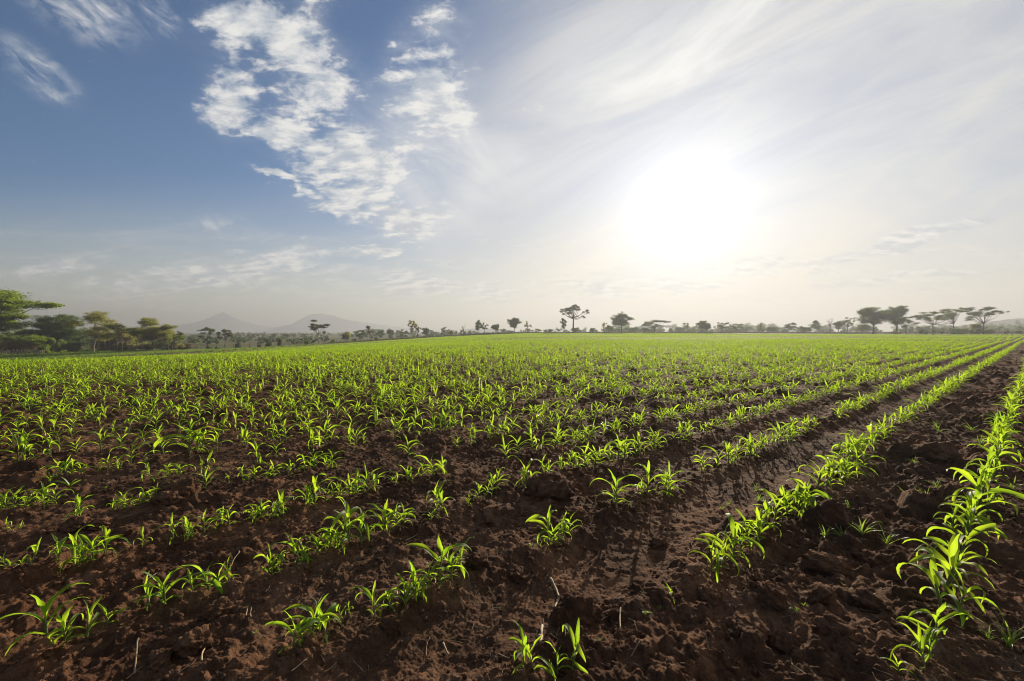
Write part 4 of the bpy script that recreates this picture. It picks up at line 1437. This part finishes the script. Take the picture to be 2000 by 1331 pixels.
def build_fences():
    def g(px, Y):
        return ((px - 1000) / FPX * Y, Y)
    fence("stake_fence", "short row of pale rough stakes before the bushes at left edge", [g(-10, 86), g(60, 88), g(84, 88.5)], 30, 0.95, 0.075, M_STAKE, "stake", 1, None, 0.35)
    fence("wire_fence", "thin post-and-wire fence running along the bank before the hazy pasture", [g(352, 108), g(420, 111), g(525, 117), g(650, 138), g(770, 168), g(900, 196)], 62, 1.15, 0.07, M_BARK, "post", 2)
    fence("stick_fence", "uneven fence of thin sticks along the field's far end", [g(900, 198), g(1010, 213), g(1120, 217), g(1350, 218), g(1600, 206), g(1800, 180), g(2030, 168)], 98, 1.25, 0.085, M_BARK, "post", 3)


build_fences()


# ------------------------------------------------------------------ resting calf and the white car, both tiny in the photograph
def build_calf():
    x, y, z = at(381, 113)
    m = plain("tan_hide", (0.50, 0.38, 0.24), 0.8, 0.2)
    bm = bmesh.new()
    V = [(0, 0, 0.62), (0.45, 0, 0.66), (0.62, 0, 0.80), (0.86, 0, 0.74), (-0.5, 0, 0.64), (0.36, 0.14, 0.34), (0.36, 0.14, 0.0), (0.36, -0.14, 0.34), (0.36, -0.14, 0.0),
         (-0.46, 0.14, 0.40), (-0.52, 0.14, 0.18), (-0.46, 0.14, 0.0), (-0.46, -0.14, 0.40), (-0.52, -0.14, 0.18), (-0.46, -0.14, 0.0), (-0.62, 0, 0.55), (-0.64, 0, 0.25)]
    E = [(0, 1), (1, 2), (2, 3), (0, 4), (1, 5), (5, 6), (1, 7), (7, 8), (4, 9), (9, 10), (10, 11), (4, 12), (12, 13), (13, 14), (4, 15), (15, 16)]
    Rd = [0.24, 0.21, 0.12, 0.075, 0.21, 0.075, 0.04, 0.075, 0.04, 0.10, 0.05, 0.04, 0.10, 0.05, 0.04, 0.03, 0.02]
    me = bpy.data.meshes.new("calf")
    me.from_pydata(V, E, [])
    o = obj("calf", me, m, None, (x, y, z))
    sm = o.modifiers.new("skin", 'SKIN')
    for i, r in enumerate(Rd):
        me.skin_vertices[0].data[i].radius = (r, r)
    me.skin_vertices[0].data[0].use_root = True
    s = o.modifiers.new("sub", 'SUBSURF'); s.levels = 1; s.render_levels = 2
    o.rotation_euler = (0, 0, 0.35)
    tag(o, "pale tan calf in the pasture beside the brown thicket", "calf")


build_calf()


def build_car():
    x, y, z = at(999, 203)
    white = plain("white_car_paint", (0.78, 0.78, 0.76), 0.3, 0.5)
    glass = plain("dark_car_glass", (0.02, 0.025, 0.03), 0.08, 0.6)
    tyre = plain("tyre_rubber", (0.02, 0.02, 0.02), 0.8, 0.2)
    rim = plain("wheel_rim", (0.4, 0.4, 0.4), 0.35, 0.5)
    root = tag(empty("car", (x, y, z), 0.5), "small white car half hidden at the field's far end", "car")

    def prof(bmv, pts, w):
        bm = bmesh.new()
        a = [bm.verts.new((p[0], -w, p[1])) for p in pts]
        c = [bm.verts.new((p[0], w, p[1])) for p in pts]
        bm.faces.new(a); bm.faces.new(c[::-1])
        n = len(pts)
        for i in range(n):
            bm.faces.new((a[i], c[i], c[(i + 1) % n], a[(i + 1) % n]))
        bmesh.ops.recalc_face_normals(bm, faces=bm.faces)
        bmesh.ops.bevel(bm, geom=list(bm.edges), offset=0.05, segments=2, affect='EDGES')
        me = bpy.data.meshes.new(bmv); bm.to_mesh(me); bm.free()
        return me
    obj("body", prof("body", [(-1.9, 0.35), (1.95, 0.35), (1.95, 0.75), (1.0, 0.92), (0.45, 1.42), (-1.2, 1.45), (-1.75, 0.95), (-1.95, 0.9)], 0.82), white, root)
    obj("window", prof("window", [(0.80, 0.96), (0.40, 1.34), (-1.15, 1.36), (-1.5, 0.98)], 0.835), glass, root)
    bm = bmesh.new()
    bmesh.ops.create_cone(bm, segments=20, cap_ends=True, radius1=0.32, radius2=0.32, depth=0.2)
    tm = bpy.data.meshes.new("wheel"); bm.to_mesh(tm); bm.free(); tm.materials.append(tyre)
    bm = bmesh.new()
    bmesh.ops.create_cone(bm, segments=16, cap_ends=True, radius1=0.19, radius2=0.19, depth=0.215)
    rm = bpy.data.meshes.new("rim"); bm.to_mesh(rm); bm.free(); rm.materials.append(rim)
    for sx in (-1.25, 1.25):
        for sy in (-0.76, 0.76):
            w = obj("wheel", tm, None, root, (sx, sy, 0.32)); w.rotation_euler = (R(90), 0, 0)
            obj("rim", rm, None, w)


build_car()


# ------------------------------------------------------------------ clods, crumbs, straw, weeds
def lump_mesh(name, seed, sub=4):
    bm = bmesh.new()
    bmesh.ops.create_icosphere(bm, subdivisions=sub, radius=1.0)
    co = np.array([v.co[:] for v in bm.verts])
    rg = np.random.default_rng(seed)
    sc = np.array([1.0, rg.uniform(0.7, 1.0), rg.uniform(0.55, 0.85)])
    s = seed * 3.1
    d = 1 + 0.30 * vnoise(co[:, 0] * 1.1 + s, co[:, 1] * 1.1 + co[:, 2] * 1.7, seed) + 0.20 * vnoise(co[:, 0] * 2.3 + s, co[:, 2] * 2.3 - co[:, 1] * 1.9, seed + 1) \
        + 0.11 * vnoise(co[:, 1] * 5.1 + s, co[:, 2] * 5.1 + co[:, 0] * 3.7, seed + 2)
    if sub > 3:
        d += 0.10 * np.abs(vnoise(co[:, 0] * 7 + s, co[:, 1] * 7 - co[:, 2] * 8, seed + 5)) + 0.075 * vnoise(co[:, 0] * 11 + s, co[:, 1] * 11 + co[:, 2] * 9, seed + 3) + 0.05 * vnoise(co[:, 0] * 23 + s, co[:, 2] * 23 + co[:, 1] * 19, seed + 4)
    co = co * d[:, None] * sc
    for v, c in zip(bm.verts, co):
        v.co = c
    me = bpy.data.meshes.new(name)
    bm.to_mesh(me); bm.free()
    me.polygons.foreach_set('use_smooth', np.ones(len(me.polygons), bool))
    me.materials.append(M_SOIL)
    return me


CLODS = [  # pixel of the middle of its foot, pixel width, what tells it apart
    (972, 1022, 76, "large upright clod left of the seedling pair with gap, middle of photo"), (1072, 980, 84, "large dark clod beneath the tight clump of tall seedlings"), (1125, 1022, 52, "broad low clod right of the large upright clod"),
    (345, 985, 66, "crumbly reddish clod mound among the left rows"), (322, 998, 46, "smaller reddish clod leaning on the crumbly mound"), (187, 1040, 46, "round brown clod above the bushiest left seedling"), (140, 1045, 54, "flat brown clod left of round one above bushiest seedling"), (232, 1056, 34, "small brown clod right of the round one above bushiest seedling"),
    (1132, 1222, 88, "big rounded clod on the smooth track at bottom middle"), (1644, 886, 26, "lone dark round clod on the smooth track"), (1830, 912, 72, "big dark flat clod between the two rightmost rows"), (1620, 1116, 72, "pitted clod right of the second row's nearest seedlings"),
    (1718, 1108, 66, "steep-faced clod beside the grass weeds"), (1512, 1192, 60, "tall crumbly clod at lower right with a sunlit crest"), (1465, 1248, 84, "massive shaded clod near the bottom right"), (1612, 1192, 62, "clod right of the tall crumbly one at lower right"), (1700, 1196, 56, "flattened clod left of the tallest seedling"),
    (1545, 1262, 56, "clod between the massive shaded clod and flat ones"), (1640, 1262, 64, "wide clod along the bottom right furrow"), (368, 1286, 60, "sunlit crumbly clod at bottom left"), (300, 1312, 62, "sunken clod at the bottom edge left of the crumbly one"), (415, 1222, 56, "dark hollow clod left of the bottom seedling trio"),
    (1390, 1180, 46, "clod just below the second row's first seedlings"), (1250, 1160, 38, "small clod beside the tiny lone seedling"), (1720, 1010, 40, "clod between the grass weeds and rightmost row"), (60, 1312, 54, "clod at the bottom left corner"), (930, 1120, 46, "clod just right of the row of tall narrow seedlings"),
    (1010, 1132, 42, "clod on the rough strip left of the smooth track"), (760, 1240, 40, "clod below the seedling with two hanging leaves"), (1235, 940, 30, "small clod in the gap of the third row"), (1290, 1068, 36, "small clod on the track right of the seedling pair"),
]


def build_soil_bits():
    protos = [lump_mesh("soil_clod", 700 + k, 5) for k in range(9)]
    rng = random.Random(21)
    for i, (px, py, w, lab) in enumerate(CLODS):
        x, y = unproject(px, py - w * 0.12)
        s = w / FPX * y * 0.5
        o = obj("soil_clod", protos[i % len(protos)], None, None, (x, y, float(gz(x, y)[0]) + s * 0.12))
        o.rotation_euler = (rng.uniform(-0.2, 0.2), rng.uniform(-0.2, 0.2), rng.uniform(0, 6.28))
        o.scale = (s, s * rng.uniform(0.85, 1.1), s * rng.uniform(0.75, 1.05))
        tag(o, lab, "soil clod", "big clods of dark soil")
    # crumbs too many to count
    pc = bpy.data.collections.new("crumb_prototypes")
    for k in range(8):
        pc.objects.link(bpy.data.objects.new(f"c_{k}", lump_mesh("crumb", 740 + k, 2)))
    rg = np.random.default_rng(33)
    n = 60000
    r = 0.9 + 15 * rg.uniform(0, 1, n) ** 1.5
    a = rg.uniform(-R(60), R(60), n)
    x, y = np.sin(a) * r, np.cos(a) * r
    q = x * RN[0] + y * RN[1]
    cl = vnoise(x / 0.5, y / 0.5, 71) + 0.5 * vnoise(x / 0.15, y / 0.15, 72)
    tr = sstep(0.34, 0.2, np.abs(q - 1.70))
    keep = (cl + rg.normal(0, 0.35, n) > 0.02) & (rg.uniform(0, 1, n) > 0.75 * tr)
    x, y, r = x[keep], y[keep], r[keep]
    n = len(x)
    sz = (0.0035 + 0.0115 * rg.uniform(0, 1, n) ** 3.5) * (0.8 + 0.09 * r)
    big = rg.uniform(0, 1, n) < 0.012
    sz = np.where(big, sz * 2.3, sz)
    points("soil_crumbs", x, y, gz(x, y) + sz * 0.25, sz, rg.integers(0, 8, n), rg, pc, "small dark soil crumbs strewn over the tilled ground", "soil crumbs")


def points(name, x, y, z, size, pick, rg, coll, label, cat):
    n = len(x)
    me = bpy.data.meshes.new(name)
    me.vertices.add(n)
    me.vertices.foreach_set('co', np.column_stack([x, y, z]).astype(np.float32).ravel())
    for nm, typ, val in (('turn', 'FLOAT', rg.uniform(0, 6.283, n).astype(np.float32)), ('size', 'FLOAT', np.asarray(size, np.float32)), ('pick', 'INT', np.asarray(pick, np.int32))):
        a_ = me.attributes.new(nm, typ, 'POINT'); a_.data.foreach_set('value', val)
    o = obj(name, me)
    instance_on_points(o, coll)
    return tag(o, label, cat, kind="stuff")


def straw_mat():
    m, b = new_mat("dry_straw")
    rnd = b.node('ShaderNodeObjectInfo').outputs['Random']
    co = b.node('ShaderNodeTexCoord').outputs['Object']
    n = b.noise(co, 40.0, 3)
    c = b.mix(rnd, b.rgb((0.20, 0.14, 0.075)), b.rgb((0.40, 0.31, 0.19)))
    c = b.mix(b.mapr(n, 0.35, 0.7, 0, 0.6), c, b.rgb((0.13, 0.08, 0.04)))
    finish(b, principled(b, c, 0.7, 0.3))
    return m


M_STRAW = straw_mat()


def stalk_mesh(name, seed, k=6):
    """a dry broken stalk one metre long lying along X, with knots and a frayed end"""
    rng = np.random.default_rng(seed)
    t = MB()
    f = np.linspace(0, 1, 9)
    bend = rng.normal(0, 0.05)
    kink = rng.normal(0, 0.08)
    pts = np.stack([f - 0.5, bend * np.sin(f * 3.14) + kink * np.clip(f - 0.55, 0, 1), 0.03 * np.sin(f * 5 + seed)], 1)
    rad = 0.034 * (1 - 0.35 * f) * (1 + 0.28 * (np.abs(((f * 3.01) % 1) - 0.5) < 0.14))
    t.tube(pts, rad, k)
    for _ in range(3):
        e = pts[-1] + np.array([rng.uniform(0.02, 0.12), rng.normal(0, 0.06), rng.normal(0.02, 0.04)])
        t.tube([pts[-2], e], [0.012, 0.004], 3)
    me = t.mesh(name)
    me.materials.append(M_STRAW)
    return me


STALKS = [  # two pixel ends and label
    ((1075, 1135), (1092, 1168), "knotted dry stalk on the smooth track, its upper piece"), ((1092, 1168), (1087, 1195), "short dry piece below the knotted stalk on track"), ((1067, 1196), (1090, 1199), "short dry piece lying crosswise below the knotted stalk"),
    ((1060, 1226), (1060, 1268), "thick pale stalk standing upright by the bottom seedlings"), ((1052, 1250), (1058, 1290), "thin stalk beside the thick pale one at the bottom"), ((863, 1258), (876, 1280), "short stubby pale stalk bottom middle, left of bottom seedlings"), ((972, 1288), (995, 1310), "thin pale straw left of the bottom seedlings"),
    ((1215, 1202), (1216, 1247), "thin straight straw right of the big rounded clod"), ((1235, 1296), (1252, 1282), "short pale straw at the bottom right of track"), ((250, 1331), (257, 1270), "long pale straw at the bottom left"), ((384, 1320), (393, 1275), "curved thin straw right of the bottom-left crumbly clod"),
    ((473, 1230), (476, 1204), "thin straw left of the bottom seedling trio"), ((483, 1230), (485, 1203), "second thin straw left of the bottom seedling trio"), ((1733, 997), (1754, 1018), "pale straw above the grass weeds near rightmost row"), ((1755, 1077), (1784, 1088), "curved pale straw right of the grass weeds"), ((1795, 1086), (1813, 1076), "thin straw left of the rightmost row"),
    ((1294, 1041), (1340, 1040), "dark thin twig lying flat on track"), ((790, 1065), (812, 1052), "thin dark straw below the middle seedlings"), ((1543, 922), (1556, 914), "short pale straw on the track's far part"), ((1384, 1254), (1395, 1298), "grey curved straw at lower right among clods"), ((1718, 953), (1745, 952), "thin straw lying level between the two rightmost rows"),
    ((1335, 1310), (1352, 1325), "pale straw at the bottom edge right of the track"), ((445, 1118), (462, 1100), "thin straw near the left rows' middle"), ((640, 1248), (655, 1252), "tiny straw under the bottom seedling trio"), ((900, 1100), (912, 1092), "tiny pale straw right of the tall narrow seedlings"),
]


def build_straw():
    protos = [stalk_mesh("dry_stalk", 800 + k) for k in range(6)]
    for i, (a, b_, lab) in enumerate(STALKS):
        xa, ya = unproject(*a); xb, yb = unproject(*b_)
        za, zb = gz([xa, xb], [ya, yb]) + 0.012
        A, B = Vector((xa, ya, za)), Vector((xb, yb, zb))
        d = B - A
        L = d.length
        o = obj("dry_stalk", protos[i % 6], None, None, (A + B) / 2)
        o.rotation_mode = 'QUATERNION'
        o.rotation_quaternion = d.to_track_quat('X', 'Z')
        th = 1.0 if 'thick' in lab or 'stubby' in lab or 'knotted' in lab else 0.45
        tk = min(L, 0.16) * 1.0 * th + 0.012
        o.scale = (L, tk * 1.4, tk * 1.4)
        tag(o, lab, "dry stalk", "dry stalks and straws on the soil")
    pc = bpy.data.collections.new("straw_prototypes")
    for k in range(6):
        o = bpy.data.objects.new(f"s_{k}", stalk_mesh("straw_bit", 820 + k, 3))
        pc.objects.link(o)
        for v in o.data.vertices:
            v.co.y *= 0.8; v.co.z *= 0.8
    rg = np.random.default_rng(44)
    n = 7500
    r = 1.0 + 13 * rg.uniform(0, 1, n) ** 1.4
    a = rg.uniform(-R(60), R(60), n)
    x, y = np.sin(a) * r, np.cos(a) * r
    keep = vnoise(x / 0.8, y / 0.8, 99) + rg.normal(0, 0.3, n) > -0.1
    x, y = x[keep], y[keep]
    n = len(x)
    sz = 0.016 + 0.07 * rg.uniform(0, 1, n) ** 2.5
    points("straw_litter", x, y, gz(x, y) + 0.006, sz, rg.integers(0, 6, n), rg, pc, "scattered short bits of dry straw on the soil", "straw litter")


M_GRASS = leaf_mat("weed_grass", (0.06, 0.13, 0.02), (0.10, 0.17, 0.03), (0.24, 0.40, 0.04), (0.38, 0.48, 0.06), 0.5, 0.42, 0.4, 20.0)


def tuft_mesh(name, seed, n, tall):
    rng = np.random.default_rng(seed)
    t = MB()
    for i in range(n):
        az = rng.uniform(0, 6.283)
        L = rng.uniform(0.5, 1.0)
        v, q = blade(rng, (rng.normal(0, 0.03), rng.normal(0, 0.03), 0), az, L, 0.055 if tall else 0.16, rng.uniform(0.75, 1.45), rng.uniform(0.3, 1.6), 7, 2, 0.3, rng.normal(0, 0.3))
        t.add(v, q)
    me = t.mesh(name)
    me.materials.append(M_GRASS)
    return me


WEEDS = [
    (1741, 1072, 40, "spiky grass weed with a long leaf bent right, beside steep-faced clod"), (1691, 1060, 46, "tallest spiky grass weed on the rough strip near rightmost row"), (1650, 1050, 34, "grass weed left of the tallest spiky one"), (1617, 1062, 30, "sprawling grass weed, leftmost on the rough strip"),
    (1787, 990, 40, "slim upright grass weed left of the rightmost row"), (1817, 1002, 26, "short grass weed touching the rightmost row"), (1836, 965, 22, "small grass weed behind the slim upright one"), (1984, 963, 34, "grass weed at the right photo edge beside the row"), (1987, 1277, 62, "large grass weed at the bottom right corner"), (1945, 1262, 30, "thin grass weed left of the bottom right corner one"),
    (1836, 848, 30, "upright grass weed far up the rough strip"), (1900, 842, 24, "grass weed between far clods and rightmost row"), (1950, 830, 26, "pale grass weed near the far rightmost row"), (1664, 1000, 18, "small sprout above the grass weeds"), (1631, 1006, 16, "small sprout right of the second row"), (1648, 1018, 16, "small sprout below another on the rough strip"),
    (1664, 1166, 20, "tiny sprout between the lower right clods"), (1707, 1166, 18, "tiny sprout left of the tallest maize seedling"), (1579, 1190, 16, "tiny sprout right of the tall crumbly clod"), (1688, 1172, 12, "tiniest yellowish sprout at the lower right"), (1427, 990, 18, "tiny sprout on the track left of second row"), (1412, 996, 12, "tiniest sprout on the track"),
    (1486, 982, 26, "slim weed just left of the second row"), (1262, 1215, 18, "small round-leaved sprout near the big rounded clod"), (1292, 1198, 12, "tiny sprout right of the big rounded clod"), (1172, 1278, 14, "yellow sprout at the bottom middle"), (838, 1118, 16, "yellow-green sprout above the tall narrow seedlings"), (1037, 1078, 12, "yellow sprout left of the seedling pair by the track"),
    (200, 965, 12, "tiny sprout in the left rows"), (132, 960, 30, "slim sprout in the left rows below bushy seedling"), (313, 1300, 30, "single green blade by the bottom-left clods"), (1565, 1215, 14, "tiny sprout among the massive lower right clods"), (492, 1255, 16, "small green sprout left of the bottom seedling trio"), (1467, 888, 20, "spindly weed in the third row's gap"),
    (1920, 870, 22, "weed close to the rightmost row's left side"), (1870, 905, 18, "weed behind the big dark flat clod"), (1790, 915, 16, "small weed left of the big dark flat clod"), (1972, 800, 20, "pale weed far right between the rows"), (1480, 955, 16, "weed under the second row's mid seedlings"),
]


def build_weeds():
    tall = [tuft_mesh("grass_weed", 900 + k, 9 + k % 4, True) for k in range(5)]
    short = [tuft_mesh("sprout", 920 + k, 3 + k % 2, False) for k in range(4)]
    rng = random.Random(55)
    for i, (px, py, h, lab) in enumerate(WEEDS):
        x, y = unproject(px, py)
        sp = 'sprout' in lab
        o = obj("sprout" if sp else "grass_weed", (short[i % 4] if sp else tall[i % 5]), None, None, (x, y, float(gz(x, y)[0]) - 0.003))
        s = h / FPX * y * 1.25
        o.scale = (s, s, s)
        o.rotation_euler = (0, 0, rng.uniform(0, 6.28))
        tag(o, lab, "sprout" if sp else "weed", "small sprouts between the rows" if sp else "grass weeds between the rows")
    # grass strip left of the crop and rough grass in the pasture
    pc = bpy.data.collections.new("grass_prototypes")
    for k in range(5):
        pc.objects.link(bpy.data.objects.new(f"g_{k}", tuft_mesh("tuft", 940 + k, 12, True)))
    rg = np.random.default_rng(66)
    n = 60000
    x = rg.uniform(-130, 30, n); d = rg.uniform(2.5, 45, n) ** 1.0
    y = np.interp(x, EX, EY) + d
    keep = (np.abs(x) < y * 1.25) & (rg.uniform(0, 1, n) < np.where(d < 30, 0.9, 0.5))
    # a bare dirt strip beside the crop
    x, y, d = x[keep], y[keep], d[keep]
    z = land(x, y) + verge(x, y)
    sz = rg.uniform(0.22, 0.42, len(x)) * np.where(d > 14, 1.4, 1.0)
    points("pasture_grass", x, y, z, sz, rg.integers(0, 5, len(x)), rg, pc, "bright rough grass strip between the crop and the bushes", "grass")


def build_dry_verge():
    m = leaf_mat("dry_verge_grass", (0.11, 0.10, 0.04), (0.19, 0.15, 0.07), (0.16, 0.16, 0.05), (0.26, 0.20, 0.09), 0.4, 0.7, 0.2, 1.0)
    pc = bpy.data.collections.new("verge_prototypes")
    for k in range(5):
        me = tuft_mesh("verge_tuft", 960 + k, 14, True)
        me.materials.clear(); me.materials.append(m)
        pc.objects.link(bpy.data.objects.new(f"v_{k}", me))
    rg = np.random.default_rng(67)
    n = 26000
    x = rg.uniform(-52, 250, n)
    y = np.interp(x, EX, EY) + 1.5 + 14 * rg.uniform(0, 1, n) ** 1.3
    keep = (np.abs(x) < y * 1.3) & (vnoise(x / 5, y / 5, 12) + rg.normal(0, 0.4, n) > -0.25)
    x, y = x[keep], y[keep]
    points("verge_grass", x, y, land(x, y) + verge(x, y), rg.uniform(0.45, 1.05, len(x)), rg.integers(0, 5, len(x)), rg, pc, "tall dry grass along the fence at the far end of the field", "dry grass")


build_dry_verge()
build_soil_bits()
build_straw()
build_weeds()


# ------------------------------------------------------------------ haze
def build_haze():
    x0, x1, y0, y1, z0, z1 = -2500, 2500, -2500, 2500, -10.0, 92.0
    v = [(x0, y0, z0), (x1, y0, z0), (x1, y1, z0), (x0, y1, z0), (x0, y0, z1), (x1, y0, z1), (x1, y1, z1), (x0, y1, z1)]
    f = [(3, 2, 1, 0), (4, 5, 6, 7), (0, 1, 5, 4), (1, 2, 6, 5), (2, 3, 7, 6), (3, 0, 4, 7)]
    me = bpy.data.meshes.new("haze"); me.from_pydata(v, [], f)
    m = bpy.data.materials.new("haze"); m.use_nodes = True
    nt = m.node_tree; nt.nodes.clear()
    p = nt.nodes.new('ShaderNodeVolumePrincipled')
    p.inputs['Color'].default_value = (0.365, 0.385, 0.42, 1)
    p.inputs['Density'].default_value = HAZE_DENSITY
    p.inputs['Anisotropy'].default_value = HAZE_G
    o = nt.nodes.new('ShaderNodeOutputMaterial')
    nt.links.new(p.outputs[0], o.inputs['Volume'])
    h = obj("haze", me, m)
    tag(h, "pale morning haze over the field and far hills", "haze", kind="stuff")


HAZE_DENSITY = 0.00092
HAZE_G = 0.38
build_haze()
